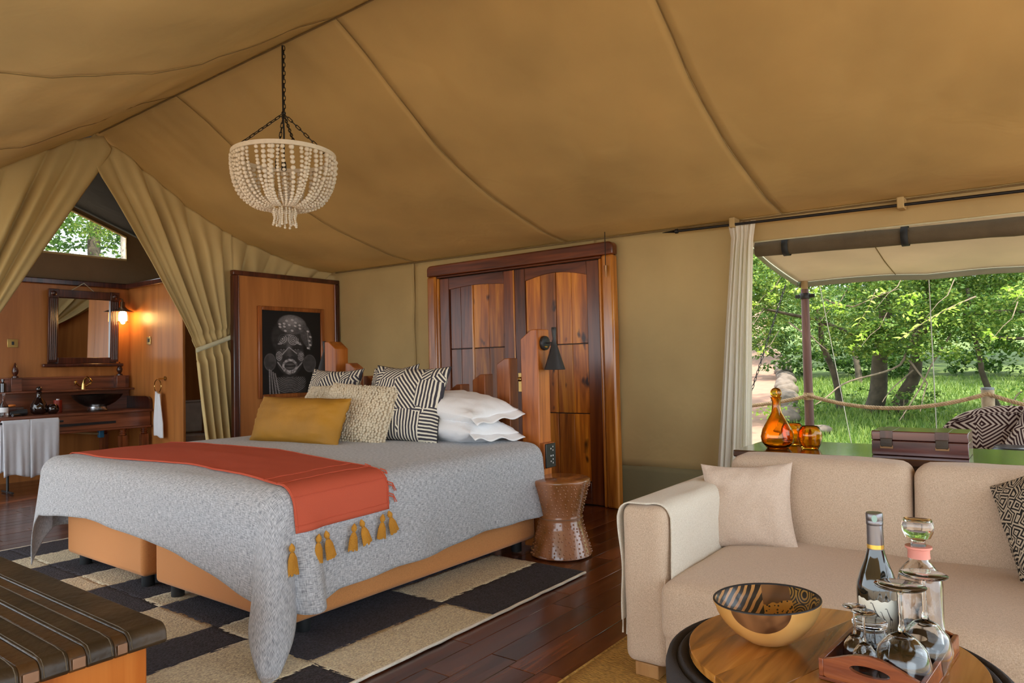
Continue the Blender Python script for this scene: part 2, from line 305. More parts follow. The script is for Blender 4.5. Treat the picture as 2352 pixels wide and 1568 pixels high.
# ================================================================== mesh builder
class MB:
    def __init__(s): s.v = []; s.f = []; s.uv = {}; s.X = None
    def add(s, vs, fs, uvs=None):
        o = len(s.v)
        if s.X is not None: vs = [s.X @ Vector(p) for p in vs]
        s.v += [tuple(p) for p in vs]
        for k, f in enumerate(fs):
            s.f.append(tuple(i + o for i in f))
            if uvs: s.uv[len(s.f) - 1] = [uvs[i] for i in f]
        return s
    def box(s, x0, x1, y0, y1, z0, z1):
        x0, x1 = sorted((x0, x1)); y0, y1 = sorted((y0, y1)); z0, z1 = sorted((z0, z1))
        return s.add([(x0, y0, z0), (x1, y0, z0), (x1, y1, z0), (x0, y1, z0), (x0, y0, z1), (x1, y0, z1), (x1, y1, z1), (x0, y1, z1)],
                     [(0, 3, 2, 1), (4, 5, 6, 7), (0, 1, 5, 4), (1, 2, 6, 5), (2, 3, 7, 6), (3, 0, 4, 7)])
    def lathe(s, prof, c=(0, 0, 0), n=24, axis='z', close=True):
        vs = []; fs = []; m = len(prof)
        for r, z in prof:
            for k in range(n):
                a = 2 * pi * k / n; q = (r * cos(a), r * sin(a), z)
                if axis == 'x': q = (q[2], q[0], q[1])
                if axis == 'y': q = (q[0], q[2], q[1])
                vs.append((q[0] + c[0], q[1] + c[1], q[2] + c[2]))
        for j in range(m - 1):
            for k in range(n): fs.append((j * n + k, j * n + (k + 1) % n, (j + 1) * n + (k + 1) % n, (j + 1) * n + k))
        if close:
            if prof[0][0] > 1e-5: fs.append(tuple(range(n - 1, -1, -1)))
            if prof[-1][0] > 1e-5: fs.append(tuple((m - 1) * n + k for k in range(n)))
        return s.add(vs, fs)
    def tube(s, pts, r, n=8, closed=False, cap=True):
        pts = [Vector(p) for p in pts]; m = len(pts); rs = r if isinstance(r, (list, tuple)) else [r] * m
        vs = []; fs = []; up = None
        for i, p in enumerate(pts):
            a = pts[(i - 1) % m] if closed or i else p; b = pts[(i + 1) % m] if closed or i < m - 1 else p
            t = (b - a).normalized()
            if up is None:
                up = Vector((0, 0, 1)) if abs(t.z) < 0.9 else Vector((1, 0, 0))
            u = (up - t * up.dot(t)).normalized(); w_ = t.cross(u); up = u
            for k in range(n):
                an = 2 * pi * k / n; vs.append(p + (u * cos(an) + w_ * sin(an)) * rs[i])
        for i in range(m if closed else m - 1):
            j = (i + 1) % m
            for k in range(n): fs.append((i * n + k, i * n + (k + 1) % n, j * n + (k + 1) % n, j * n + k))
        if cap and not closed: fs.append(tuple(range(n - 1, -1, -1))); fs.append(tuple((m - 1) * n + k for k in range(n)))
        return s.add(vs, fs)
    def ball(s, c, r, nu=8, nv=5, sc=(1, 1, 1)):
        vs = [(c[0], c[1], c[2] - r * sc[2])]; fs = []
        for j in range(1, nv):
            t = -pi / 2 + pi * j / nv
            for k in range(nu):
                a = 2 * pi * k / nu; vs.append((c[0] + r * sc[0] * cos(t) * cos(a), c[1] + r * sc[1] * cos(t) * sin(a), c[2] + r * sc[2] * sin(t)))
        vs.append((c[0], c[1], c[2] + r * sc[2])); e = len(vs) - 1
        for k in range(nu): fs.append((0, 1 + (k + 1) % nu, 1 + k)); fs.append((e, e - nu + k, e - nu + (k + 1) % nu))
        for j in range(nv - 2):
            for k in range(nu): fs.append((1 + j * nu + k, 1 + j * nu + (k + 1) % nu, 1 + (j + 1) * nu + (k + 1) % nu, 1 + (j + 1) * nu + k))
        return s.add(vs, fs)
    def grid(s, fn, nu, nv, uvf=None):
        vs = []; uv = []
        for j in range(nv + 1):
            for i in range(nu + 1):
                vs.append(fn(i / nu, j / nv)); uv.append(uvf(i / nu, j / nv) if uvf else (i / nu, j / nv))
        fs = [(j * (nu + 1) + i, j * (nu + 1) + i + 1, (j + 1) * (nu + 1) + i + 1, (j + 1) * (nu + 1) + i) for j in range(nv) for i in range(nu)]
        return s.add(vs, fs, uv)
    def prism(s, poly, fr, to):
        """poly: list of 3-D points; fr->to offset vector extrudes"""
        n = len(poly); d = Vector(to)
        a = [Vector(p) + Vector(fr) for p in poly]; b = [p + d for p in a]
        return s.add(a + b, [tuple(range(n))[::-1], tuple(range(n, 2 * n))] + [(k, (k + 1) % n, n + (k + 1) % n, n + k) for k in range(n)])
    def build(s, name, mat, parent=None, smooth=False, bev=0, seg=2, solid=0, sub=0, stuff=False, label=None, ang=50):
        me = bpy.data.meshes.new(name)
        org = Vector(parent.matrix_basis.translation) if parent is not None else None
        if parent is not None and parent.parent is not None: org = org + Vector(parent.parent.matrix_basis.translation)
        vs = s.v if org is None else [(p[0] - org[0], p[1] - org[1], p[2] - org[2]) for p in s.v]
        me.from_pydata(vs, [], s.f)
        if s.uv:
            ul = me.uv_layers.new(name='UVMap')
            for p in me.polygons:
                u = s.uv.get(p.index)
                if u:
                    for li, q in zip(p.loop_indices, u): ul.data[li].uv = q
        bm = bmesh.new(); bm.from_mesh(me); bmesh.ops.recalc_face_normals(bm, faces=bm.faces[:]); bm.to_mesh(me); bm.free()
        me.materials.append(M[mat])
        if smooth:
            me.polygons.foreach_set('use_smooth', [True] * len(me.polygons))
            if ang < 180: me.set_sharp_from_angle(angle=radians(ang))
        o = bpy.data.objects.new(name, me); COL.objects.link(o)
        if parent is not None: o.parent = parent
        if bev:
            b = o.modifiers.new('bevel', 'BEVEL'); b.width = bev; b.segments = seg; b.limit_method = 'ANGLE'; b.angle_limit = radians(40); b.harden_normals = False
            if not smooth: me.polygons.foreach_set('use_smooth', [True] * len(me.polygons)); me.set_sharp_from_angle(angle=radians(60))
        if sub:
            b = o.modifiers.new('sub', 'SUBSURF'); b.levels = sub; b.render_levels = sub
        if solid:
            b = o.modifiers.new('solid', 'SOLIDIFY'); b.thickness = solid; b.offset = 0
        if stuff: o['kind'] = 'stuff'
        if label: o['label'] = label
        return o
def tag(o, label, cat, group=None, kind=None):
    if label: o['label'] = label
    if cat: o['category'] = cat
    if group: o['group'] = group
    if kind: o['kind'] = kind
    return o
def thing(name, label, cat, loc=(0, 0, 0), group=None, kind=None):
    o = bpy.data.objects.new(name, None); COL.objects.link(o); o.empty_display_size = 0.1
    o.location = loc; return tag(o, label, cat, group, kind)
def struct(o): o['kind'] = 'structure'; return o
def BX(name, mat, parent, x0, x1, y0, y1, z0, z1, bev=0.003, **k): return MB().box(x0, x1, y0, y1, z0, z1).build(name, mat, parent, bev=bev, **k)
def copytree(o, parent=None):
    c = o.copy(); COL.objects.link(c)
    if parent is not None: c.parent = parent
    for ch in list(o.children): copytree(ch, c)
    return c
def lerp(a, b, t): return a + (b - a) * t
def interp(x, xs, ys): return float(np.interp(x, xs, ys))
def fbm(x, y, z=0.0): return noise.noise(Vector((x, y, z)))

# ================================================================== SETTING: tent shell
YR, YW, YF, XL, XE = 2.85, 5.50, 0.20, -6.84, 2.35
PD = [0, .26, .40, .54, .9, 1.15, 1.42, 1.61, 1.96, 2.29, 2.65]
PZ = [3.47, 3.32, 3.226, 3.13, 2.892, 2.774, 2.671, 2.615, 2.53, 2.455, 2.42]
def zroof(x, y):
    d = abs(y - YR); z = interp(d, PD, PZ)
    z -= 0.0135 * (x + 6.8) * min(1, d / 2.65)
    k = min(1, d / 0.5) * min(1, (2.65 - d) / 0.4 + 0.02)
    z += 0.022 * k * fbm(x * 1.6 + 3, y * 0.5 + 2) + 0.005 * max(0, 1 - d / 1.4) * min(1, d / .1) * sin(x * 34 + 2 * fbm(x * 3, y)) * (1 if x < -2.8 else .3)
    if y < YR and x < -2.2:
        q = math.exp(-((x + 5.0) / 1.7) ** 2) * min(1, d / .5) * min(1, (2.65 - d) / .6 + .05)
        z += .011 * q * sin(d * 13 + 2.2 * fbm(x * .8, y * 1.2, 7) - x * .8) + .005 * q * sin(d * 27 - x * 1.5)
    if y > YR:
        q = min(1, d / .4) * min(1, (2.65 - d) / .5 + .05)
        z += .007 * q * fbm((x + d * .45) * 5.0, d * .7, 11)
    return z
ceiling = thing('ceiling', None, None, (0, 0, 0), kind='structure')
seams = [XL - .16, -5.466, -3.491, -1.547, 0.45, XE]
for a, b in zip(seams[:-1], seams[1:]):
    for s_ in (1, -1):
        y1 = YW + .03 if s_ > 0 else YF
        mb = MB(); mb.grid(lambda u, v: (lerp(a, b, u), lerp(YR, y1, v), zroof(lerp(a, b, u), lerp(YR, y1, v)) + .006), 34, 40)
        mb.build('roof_panel', 'canvas', ceiling, smooth=True, ang=180, solid=0.004)
        if b != XE:
            sm = MB(); sm.tube([(b + .002 * sin(k), lerp(YR, y1, k / 30), zroof(b, lerp(YR, y1, k / 30)) - .001) for k in range(31)], 0.002, 6)
            sm.build('roof_seam', 'seam', ceiling, smooth=True)
rs = MB(); rs.tube([(lerp(XL, XE, k / 60), YR, 3.465 + .004 * fbm(k * .9, 0)) for k in range(61)], 0.006, 6); rs.build('ridge_seam', 'seam', ceiling, smooth=True)
# eave binding along the back wall
eb = MB(); eb.tube([(lerp(-6.78, XE, k / 40), YW - .012, zroof(lerp(-6.78, XE, k / 40), YW) - .006) for k in range(41)], 0.007, 6); eb.build('eave_binding', 'seam', ceiling, smooth=True)

# back wall canvas (closed part) and its green skirt
wall_back = thing('wall_back', None, None, (0, 0, 0), kind='structure')
def wy(x, z): return YW + .012 * fbm(x * 1.3, z * 1.1, 4) + .006 * fbm(x * 5, z * .8, 2)
wx = [-7.02, -5.47, -3.2, -1.86]
for a, b in zip(wx[:-1], wx[1:]):
    MB().grid(lambda u, v: (lerp(a, b, u), wy(lerp(a, b, u), v * 2.4), lerp(0.365, zroof(lerp(a, b, u), YW) + .005, v)), 30, 30).build('wall_panel', 'canvas_wall', wall_back, smooth=True, ang=180, solid=.004)
    MB().grid(lambda u, v: (lerp(a, b, u), wy(lerp(a, b, u), v * .36) - .004, lerp(0.0, .372, v)), 30, 8).build('wall_skirt', 'skirt', wall_back, smooth=True, ang=180, solid=.004)
MB().tube([(-5.47 + .006 * sin(k * .7), YW - .008 + .01 * fbm(k * .2, 1), lerp(.38, 2.39, k / 24)) for k in range(25)], .007, 6).build('wall_seam', 'canvas_wall', wall_back, smooth=True)
# header band above the opening
def hz(x): return 2.165 - .012 * (x + 1.75)
MB().grid(lambda u, v: (lerp(-1.86, XE, u), YW + .006 * fbm(u * 30, v, 3), lerp(hz(lerp(-1.86, XE, u)), zroof(lerp(-1.86, XE, u), YW) + .004, v)), 60, 8).build('header_band', 'canvas', wall_back, smooth=True, ang=180, solid=.004)
MB().tube([(lerp(-1.86, XE, k / 30), YW - .004, hz(lerp(-1.86, XE, k / 30))) for k in range(31)], .005, 6).build('header_hem', 'web', wall_back, smooth=True)

# ---- gable wall hung as two tied-back drapes
def drape(sgn):
    """sgn +1: right drape (towards the back wall), -1: left one; t 0 at the free edge, 1 at the fixed edge"""
    d0 = thing('wall_left', None, None, (0, 0, 0), kind='structure')
    E0 = [(0.0, -0.04, 3.452), (.06, -0.12, 3.34), (.18, .0 if sgn > 0 else .02, 3.07), (.5, .44, 2.34), (.8, .77, 1.76), (1.0, .90, 1.50)]  # edge points mostly worked out from image pixels on the gable plane
    def edge(v):
        vs = [e[0] for e in E0]; return interp(v, vs, [e[1] for e in E0]), interp(v, vs, [e[2] for e in E0])
    def top(u):
        d = max(0.0, lerp(-.02, 2.66, u ** 1.15)); return d, zroof(XL, YR + sgn * d) + .004
    def tie(u):
        return lerp(.90, 1.60, u), lerp(1.50, 1.78, u)
    def low(u):
        return lerp(1.09, 1.66, u), 0.02
    def fn(u, v):
        if v <= .6:
            k = v / .6
            a, b = top(u), tie(u)
            if u < .12:
                e = edge(k); g = u / .12
                a2, b2 = top(.12), tie(.12); kk = k
                m = (lerp(a2[0], b2[0], kk), lerp(a2[1], b2[1], kk)); d, z = lerp(e[0], m[0], g), lerp(e[1], m[1], g)
            else:
                d, z = lerp(a[0], b[0], k), lerp(a[1], b[1], k)
            sag = .10 * sin(pi * k) * u; z -= sag * .6
            w_ = sin(pi * min(1, k * 1.0 + .0)) * .5 + .5 * k
        else:
            k = (v - .6) / .4; a, b = tie(u), low(u)
            d = lerp(a[0], b[0], k); z = lerp(a[1], b[1], k)
            kk = k
            d += .04 * sin(pi * k) * (u - .3) ; w_ = 1
        am = .022 + .050 * (min(1, (v / .6) * 3.0 + .15) * (1 - .35 * (v / .6)) if v <= .6 else .8) * (1.0 + .35 * u) * (min(1, (v / .6) * 4 + .08) if v <= .6 else 1)
        th_ = u * pi * 8.0 + .5 + .9 * sin(u * 8 + .6 * sgn); f = (1 - 2 * (1 - abs(sin(th_))) ** 2.2) * .75 + .3 * sin(u * 2 * pi * 12 + 2)
        if v > .6: f = sin(u * 2 * pi * 8.5 + .9)
        if .56 < v < .64: am *= .55
        x = XL - .02 + am * f - (.03 if u > .55 else 0) + (.025 * (1 - u) if sgn < 0 else 0)
        x = min(x, XL + (.062 if abs(d - 1.95) < .75 or v > .5 else .10))
        if YR + sgn * d > 4.0 and z < 2.36: x = min(x, XL + .055)
        return (x, YR + sgn * d, z)
    o = MB().grid(fn, 150, 90).build('drape_panel', 'canvas_drape', d0, smooth=True, ang=180, solid=.004)
    # tie-back strap across the gathered folds
    pts = []
    for k in range(13):
        t = k / 12; pts.append((XL + .075 - .10 * abs(t - .5) ** 2, YR + sgn * lerp(.885, 1.34, t), lerp(1.475, 1.645, t)))
    tb = MB()
    vs = []
    for p in pts: vs += [(p[0], p[1], p[2] - .024), (p[0], p[1], p[2] + .024)]
    tb.add(vs, [(2 * k, 2 * k + 1, 2 * k + 3, 2 * k + 2) for k in range(12)])
    tb.build('tieback_strap', 'web', d0, smooth=True, solid=.006)
    return d0
drape(1); drape(-1)

# ---- partition with picture, standing in front of the right drape
part = thing('partition_panel', 'orange-brown plywood partition in a dark wooden frame, behind the bed, with the portrait hung on it', 'partition', (-6.75, 4.8, 0))
BX('board', 'panel', part, -6.77, -6.735, 4.14, 5.47, 0, 2.28, 0)
BX('frame_rail', 'mahog', part, -6.775, -6.71, 4.10, 5.485, 2.265, 2.315, .008)
BX('frame_stile', 'mahog', part, -6.775, -6.71, 4.10, 4.155, 0, 2.264, .008)
BX('frame_stile', 'mahog', part, -6.775, -6.71, 5.435, 5.485, 0, 2.264, .008)
MB().tube([(-6.722, 4.166, 0.01), (-6.722, 4.166, 2.26)], .008, 6).build('bead_moulding', 'vanity_leg', part)
MB().tube([(-6.722, 5.424, 0.01), (-6.722, 5.424, 2.26)], .008, 6).build('bead_moulding', 'vanity_leg', part)

# ---- framed portrait (flat print)
pf = thing('framed_portrait', 'black and white portrait print of a face-painted person in a brown frame', 'picture', (-6.73, 4.82, 1.46))
FX = -6.730
for n_, a in (('frame_side', (4.385, 4.432, .955, 1.957)), ('frame_side', (5.205, 5.252, .955, 1.957)), ('frame_side', (4.433, 5.204, 1.912, 1.957)), ('frame_side', (4.433, 5.204, .955, 1.0))):
    BX(n_, 'frame', pf, FX, FX + .028, *a, .008)
# the photograph itself: a flat sheet whose printed tones are stored per vertex
def sst(e0, e1, x): t = np.clip((x - e0) / (e1 - e0), 0, 1); return t * t * (3 - 2 * t)
def printed(U, V):
    """U 0..505 across, V 0..735 down; returns grey tones of the portrait"""
    rg = np.random.RandomState(4)
    def nz_(sx, sy, seed):
        r = np.random.RandomState(seed).rand(int(735 / sy) + 3, int(505 / sx) + 3); x = U / sx; y = V / sy; i = x.astype(int); j = y.astype(int); fx = x - i; fy = y - j
        fx = fx * fx * (3 - 2 * fx); fy = fy * fy * (3 - 2 * fy)
        return (r[j, i] * (1 - fx) + r[j, i + 1] * fx) * (1 - fy) + (r[j + 1, i] * (1 - fx) + r[j + 1, i + 1] * fx) * fy
    n1, n2, n3 = nz_(9, 9, 1), nz_(22, 22, 2), nz_(5, 5, 3)
    def E(cx, cy, rx, ry, rot=0.0):
        c, s_ = cos(rot), sin(rot); x = (U - cx) * c + (V - cy) * s_; y = -(U - cx) * s_ + (V - cy) * c; return np.sqrt((x / rx) ** 2 + (y / ry) ** 2)
    def G(cx, cy, rx, ry, rot=0.0): return np.exp(-E(cx, cy, rx, ry, rot) ** 2)
    g = np.full(U.shape, .010)
    def over(m, val):
        nonlocal g; g = g * (1 - m) + val * m
    # shoulders and neck with their rows of bead strings
    over(1 - sst(.92, 1.05, E(232, 800, 150, 250)), .022 + .03 * G(200, 640, 60, 50) + .01 * n2)
    ring = E(232, 470, 118, 150) * 100; arcs = sst(.0, .7, np.sin(ring * .62)) * (V > 590) * (V < 730) * (1 - sst(.9, 1.0, E(235, 640, 140, 110)))
    over(arcs * (.45 + .5 * n1), .26)
    # ear discs
    for cx, cy, rx, ry in ((66, 455, 50, 78), (405, 470, 58, 82)):
        e = E(cx, cy, rx, ry); over(1 - sst(.95, 1.03, e), .045 + .035 * n2 + .05 * np.exp(-((e - .93) / .05) ** 2))
    # hair and head
    over(1 - sst(.9, 1.08, E(225, 235, 145, 175)), .022 + .02 * n2)
    face = 1 - sst(.94, 1.02, E(234, 395, 122, 190))
    sh = .028 + .11 * G(225, 330, 22, 60) + .06 * G(170, 360, 30, 26) + .06 * G(300, 365, 30, 26) + .05 * G(232, 400, 26, 14) + .03 * G(235, 250, 90, 40) + .035 * G(150, 440, 20, 60) + .008 * n2
    over(face, sh)
    over(face * G(170, 338, 34, 9), .004); over(face * G(292, 338, 34, 9), .004)
    for ex in (170, 292): over(face * (1 - sst(.8, 1.1, E(ex, 344, 22, 7))), .16); over(face * (1 - sst(.8, 1.1, E(ex, 343, 6, 5.5))), .003)
    over(face * (G(216, 408, 7, 4) + G(250, 408, 7, 4)).clip(0, 1), .003)
    # cap with its sewn-on shells and the braid at the right
    cap = np.maximum(1 - sst(.92, 1.05, E(255, 118, 125, 88, .12)), 1 - sst(.9, 1.05, E(375, 215, 48, 120, -.28)))
    cap *= 1 - .75 * (1 - sst(.9, 1.1, E(190, 270, 120, 70)))
    over(cap, (.07 + .13 * n1 * n3 + .12 * G(255, 80, 100, 40) + .05 * n2) * (.6 + .6 * G(250, 110, 100, 90)))
    for q in ((150, 118), (186, 112), (208, 86), (256, 76), (284, 100), (152, 142), (188, 138), (230, 122), (280, 130), (320, 122), (322, 152), (196, 176), (254, 173), (392, 176), (414, 226), (404, 262), (412, 300), (392, 330)):
        over(1 - sst(.75, 1.15, E(q[0], q[1], 12, 8.5, .4)), .62); over(1 - sst(.6, 1.1, E(q[0], q[1], 6, 1.6, .4)), .12)
    over(np.exp(-((U - 388 - (V - 190) * .12) / 4) ** 2) * (V > 190) * (V < 345) * (.4 + .6 * n3), .35)
    # white paint
    P_ = np.zeros(U.shape)
    for cx, cy, rx, ry, k in ((172, 248, 44, 52, 3.2), (262, 250, 46, 54, 3.6), (141, 402, 30, 47, 3.0), (330, 408, 32, 45, 3.2)):
        e = E(cx, cy, rx, ry); P_ = np.maximum(P_, sst(-.15, .35, np.sin(e * k * 2 * pi - .6)) * (1 - sst(.97, 1.03, e)))
    P_ = np.maximum(P_, (1 - sst(.8, 1.1, E(215, 208, 40, 9)))); P_ = np.maximum(P_, (1 - sst(.8, 1.1, E(310, 285, 38, 12, .4))) * n1 * 1.3); P_ = np.maximum(P_, (1 - sst(.8, 1.1, E(150, 290, 26, 9, -.2))) * n1 * 1.2)
    def seg(x0, y0, x1, y1, w_):
        dx, dy = x1 - x0, y1 - y0; t = np.clip(((U - x0) * dx + (V - y0) * dy) / (dx * dx + dy * dy), 0, 1); return 1 - sst(w_ * .6, w_, np.hypot(U - x0 - t * dx, V - y0 - t * dy))
    for q in ((168, 388, 225, 322, 4.5), (225, 322, 292, 380, 4.5), (130, 458, 172, 520, 5), (336, 462, 292, 515, 5)): P_ = np.maximum(P_, seg(*q))
    e = E(232, 496, 66, 70); P_ = np.maximum(P_, (1 - sst(.90, 1.06, e)) * sst(.86, 1.0, E(232, 490, 50, 42)) * (.25 + 1.0 * n1 * (.5 + n2)))
    P_ *= np.clip(.55 + .7 * n3 * n1 + .25 * n2, 0, 1)
    over(P_ * (face * .9 + .1), .50)
    lip = 1 - sst(.88, 1.02, E(232, 490, 50, 34)); over(lip, .045 + .11 * G(232, 478, 36, 7) + .11 * G(232, 508, 34, 8)); over(lip * np.exp(-((V - 492 - 3 * np.cos((U - 232) / 14)) / 3) ** 2), .004)
    # string of beads at the left
    for k in range(4):
        x = 60 + k * 13 + (V - 515) * (.02 + .055 * k); over(np.exp(-((U - x) / 4.2) ** 2) * (V > 515 + 12 * k) * (.45 + .55 * (np.sin(V * .8 + k) > -.2)), .42)
    return g
mb = MB(); mb.box(FX, FX + .006, 4.433, 5.204, 1.0, 1.912); mb.build('print_board', 'print', pf)
NU, NV = 150, 210
mb = MB().grid(lambda u, v: (FX + .0075, lerp(4.433, 5.204, u), lerp(1.912, 1.0, v)), NU, NV)
o = mb.build('photo_print', 'photo', pf, smooth=True)
uu, vv = np.meshgrid(np.linspace(0, 505, NU + 1), np.linspace(0, 735, NV + 1)); g = printed(uu, vv).ravel()
ca = o.data.attributes.new('tone', 'FLOAT', 'POINT'); ca.data.foreach_set('value', g.astype(np.float32))

# ---- floor: planks as parts (main tent), bathroom floor beyond
floor = thing('floor', None, None, (0, 0, 0), kind='structure')
BX('floor_base', 'black', floor, -9.95, 2.35, 0.0, 7.35, -.16, -.020, 0)
xs_ = -2.11 + .1375 * 20; cnt = 0
pm = {}
def plank(x0, x1, y0, y1):
    mb = MB().box(x0 + .0012, x1 - .0012, y0 + .0015, y1 - .0015, -.02, random.uniform(-.0012, .0)); mb.build('plank', 'plank', floor, bev=.0015, seg=1)
rnd = random.Random(3)
x = -2.11 - .1375 * 33
while x < 0.4:
    near = -3.0 < x < -1.2
    ys = [0.0]
    if near:
        while ys[-1] < 5.4: ys.append(ys[-1] + rnd.uniform(.55, 1.15))
        ys[-1] = 5.5
    else:
        while ys[-1] < 5.0: ys.append(ys[-1] + rnd.uniform(1.3, 2.4))
        ys[-1] = 5.5
    for a, b in zip(ys[:-1], ys[1:]): plank(x, x + .1375, a, b)
    x += .1375
BX('plank_field', 'plank', floor, x, 2.35, 0, 5.5, -.02, 0, 0)
x = -9.9
while x < -6.65:
    x2 = min(x + .1375, -2.11 - .1375 * 33)
    if x2 - x < .02: break
    for a, b in ((0, 2.1 + rnd.uniform(-.6, .6)), (None, 5.5)):
        a = last if a is None else a; plank(x, x2, a, b); last = b
    x = x2

# ---- bathroom behind the drapes
XB = -9.80
bw = thing('wall_bathroom', None, None, (0, 0, 0), kind='structure')
BX('ply_panel', 'panel', bw, XB - .03, XB, .3, 2.35, 0, 2.40, 0)
BX('ply_panel', 'panel', bw, XB - .03, XB, 2.352, 4.47, 0, 2.40, 0)
BX('ply_panel', 'panel', bw, XB - .03, XB, 4.472, 5.5, 0, 2.40, 0)
BX('cornice', 'mahog', bw, XB, XB + .05, .3, 4.44, 2.385, 2.455, .01)
BX('cornice', 'mahog', bw, XB, -8.45, 4.395, 4.44, 2.385, 2.455, .01)
sw = thing('wall_washroom_side', None, None, (0, 0, 0), kind='structure')
BX('ply_panel', 'panel', sw, XB, -8.62, 4.452, 4.482, 0, 2.40, 0)
BX('ply_panel', 'panel', sw, -8.618, -8.40, 4.450, 4.484, 0, 2.40, .004)
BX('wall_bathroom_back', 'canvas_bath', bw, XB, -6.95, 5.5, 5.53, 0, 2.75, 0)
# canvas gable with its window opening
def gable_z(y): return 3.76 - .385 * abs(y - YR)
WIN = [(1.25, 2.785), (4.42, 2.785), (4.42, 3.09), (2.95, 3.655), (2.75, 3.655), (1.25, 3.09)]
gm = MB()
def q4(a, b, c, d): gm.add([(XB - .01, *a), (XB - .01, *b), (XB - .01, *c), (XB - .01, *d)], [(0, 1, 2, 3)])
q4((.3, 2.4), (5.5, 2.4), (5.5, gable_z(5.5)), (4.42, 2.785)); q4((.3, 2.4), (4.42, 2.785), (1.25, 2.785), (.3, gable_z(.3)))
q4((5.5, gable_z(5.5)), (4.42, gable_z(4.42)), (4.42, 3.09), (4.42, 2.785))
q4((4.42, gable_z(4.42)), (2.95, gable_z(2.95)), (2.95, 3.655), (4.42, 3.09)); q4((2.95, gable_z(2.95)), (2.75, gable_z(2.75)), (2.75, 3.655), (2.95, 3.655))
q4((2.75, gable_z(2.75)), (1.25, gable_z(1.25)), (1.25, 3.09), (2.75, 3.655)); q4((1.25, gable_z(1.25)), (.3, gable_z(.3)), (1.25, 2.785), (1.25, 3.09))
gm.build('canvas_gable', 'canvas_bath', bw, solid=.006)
MB().tube([(XB + .004, *p) for p in WIN], .014, 6, closed=True).build('window_binding', 'canvas_wall', bw)
bc = thing('ceiling_bathroom', None, None, (0, 0, 0), kind='structure')
for s_ in (-1, 1):
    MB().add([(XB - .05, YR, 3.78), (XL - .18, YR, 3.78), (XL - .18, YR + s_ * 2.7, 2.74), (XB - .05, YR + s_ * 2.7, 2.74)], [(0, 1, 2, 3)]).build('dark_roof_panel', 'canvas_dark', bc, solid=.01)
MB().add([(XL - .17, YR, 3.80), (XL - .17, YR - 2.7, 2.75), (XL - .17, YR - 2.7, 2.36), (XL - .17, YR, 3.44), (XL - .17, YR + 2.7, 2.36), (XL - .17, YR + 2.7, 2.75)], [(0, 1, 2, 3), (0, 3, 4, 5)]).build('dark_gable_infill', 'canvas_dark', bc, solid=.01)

# mirror hanging on a cord, tilted a little forward
mt = thing('wall_mirror', 'mirror in a dark reeded wooden frame hanging above the washbasin', 'mirror', (XB + .06, 3.87, 1.36))
mt.rotation_euler = (0, radians(2.2), 0)
def mbx(name, mat, y0, y1, z0, z1, d0=-.02, d1=.02, bev=.004, par=None):
    x0 = mt.location.x
    return BX(name, mat, par or mt, x0 + d0, x0 + d1, y0, y1, z0, z1, bev)
mbx('backboard', 'mahog', 3.47, 4.27, 1.40, 2.31, -.035, -.02, 0)
mbx('mirror_glass', 'mirror', 3.565, 4.175, 1.475, 2.215, -.02, -.008, 0)
for y in (3.46, 4.175):
    p_ = mbx('frame_stile', 'mahog', y, y + .105, 1.42, 2.215)
    for k in range(4): MB().tube([(mt.location.x + .02, y + .022 + k * .021, 1.45), (mt.location.x + .02, y + .022 + k * .021, 2.20)], .007, 6).build('reed', 'mahog', p_, smooth=True)
    r_ = mbx('corner_block', 'mahog', y - .002, y + .107, 2.215, 2.325, -.02, .026)
    MB().ball((mt.location.x + .028, y + .052, 2.27), .034, 8, 6, (.4, 1, 1)).build('rosette', 'mahog', r_, smooth=True)
mbx('frame_head', 'mahog', 3.567, 4.173, 2.225, 2.32)
mbx('frame_sill', 'mahog', 3.567, 4.173, 1.40, 1.475)
mbx('ledge', 'mahog', 3.40, 4.335, 1.36, 1.40, -.02, .05, .01)
MB().tube([(XB + .02, 3.70, 2.30), (XB + .055, 3.86, 2.42), (XB + .02, 4.02, 2.30)], .004, 5).build('hanging_cord', 'web', mt)

# washstand
vs_ = thing('washstand', 'long dark-stained wooden washstand with shelf and turned legs against the bathroom wall', 'washstand', (-9.5, 3.4, 0))
BX('worktop', 'vanity', vs_, XB, -9.13, 2.2, 4.445, .775, .805, .006)
BX('apron', 'vanity', vs_, -9.19, -9.16, 2.25, 4.42, .60, .775, .004)
BX('lower_rail', 'vanity', vs_, -9.21, -9.14, 2.22, 4.43, .575, .60, .006)
BX('backsplash', 'vanity', vs_, XB, XB + .025, 2.2, 4.44, .805, 1.05, 0)
BX('shelf', 'vanity', vs_, XB, XB + .17, 2.2, 4.445, 1.05, 1.075, .006)
BX('shelf_back', 'vanity', vs_, XB, XB + .025, 2.2, 4.44, 1.075, 1.235, .003)
BX('shelf_capping', 'vanity', vs_, XB, XB + .04, 2.2, 4.44, 1.22, 1.24, .004)
for y in (3.12, 4.30):
    b_ = BX('post', 'vanity', vs_, XB + .02, XB + .12, y - .055, y + .055, 1.075, 1.24, .004)
    MB().lathe([(.0, 1.24), (.035, 1.24), (.035, 1.255), (.015, 1.265), (.03, 1.29), (.036, 1.32), (.024, 1.36), (.008, 1.41), (0, 1.42)], (XB + .07, y, 0), 12).build('finial', 'mahog', b_, smooth=True)
g_ = MB(); prof = [(-9.78, .805), (-9.15, .805), (-9.15, .89), (-9.165, .93), (-9.20, .955), (-9.25, .965), (-9.78, .965)]
g_.prism([(p[0], 4.41, p[1]) for p in prof], (0, 0, 0), (0, .03, 0)).build('end_gallery', 'mahog', vs_)
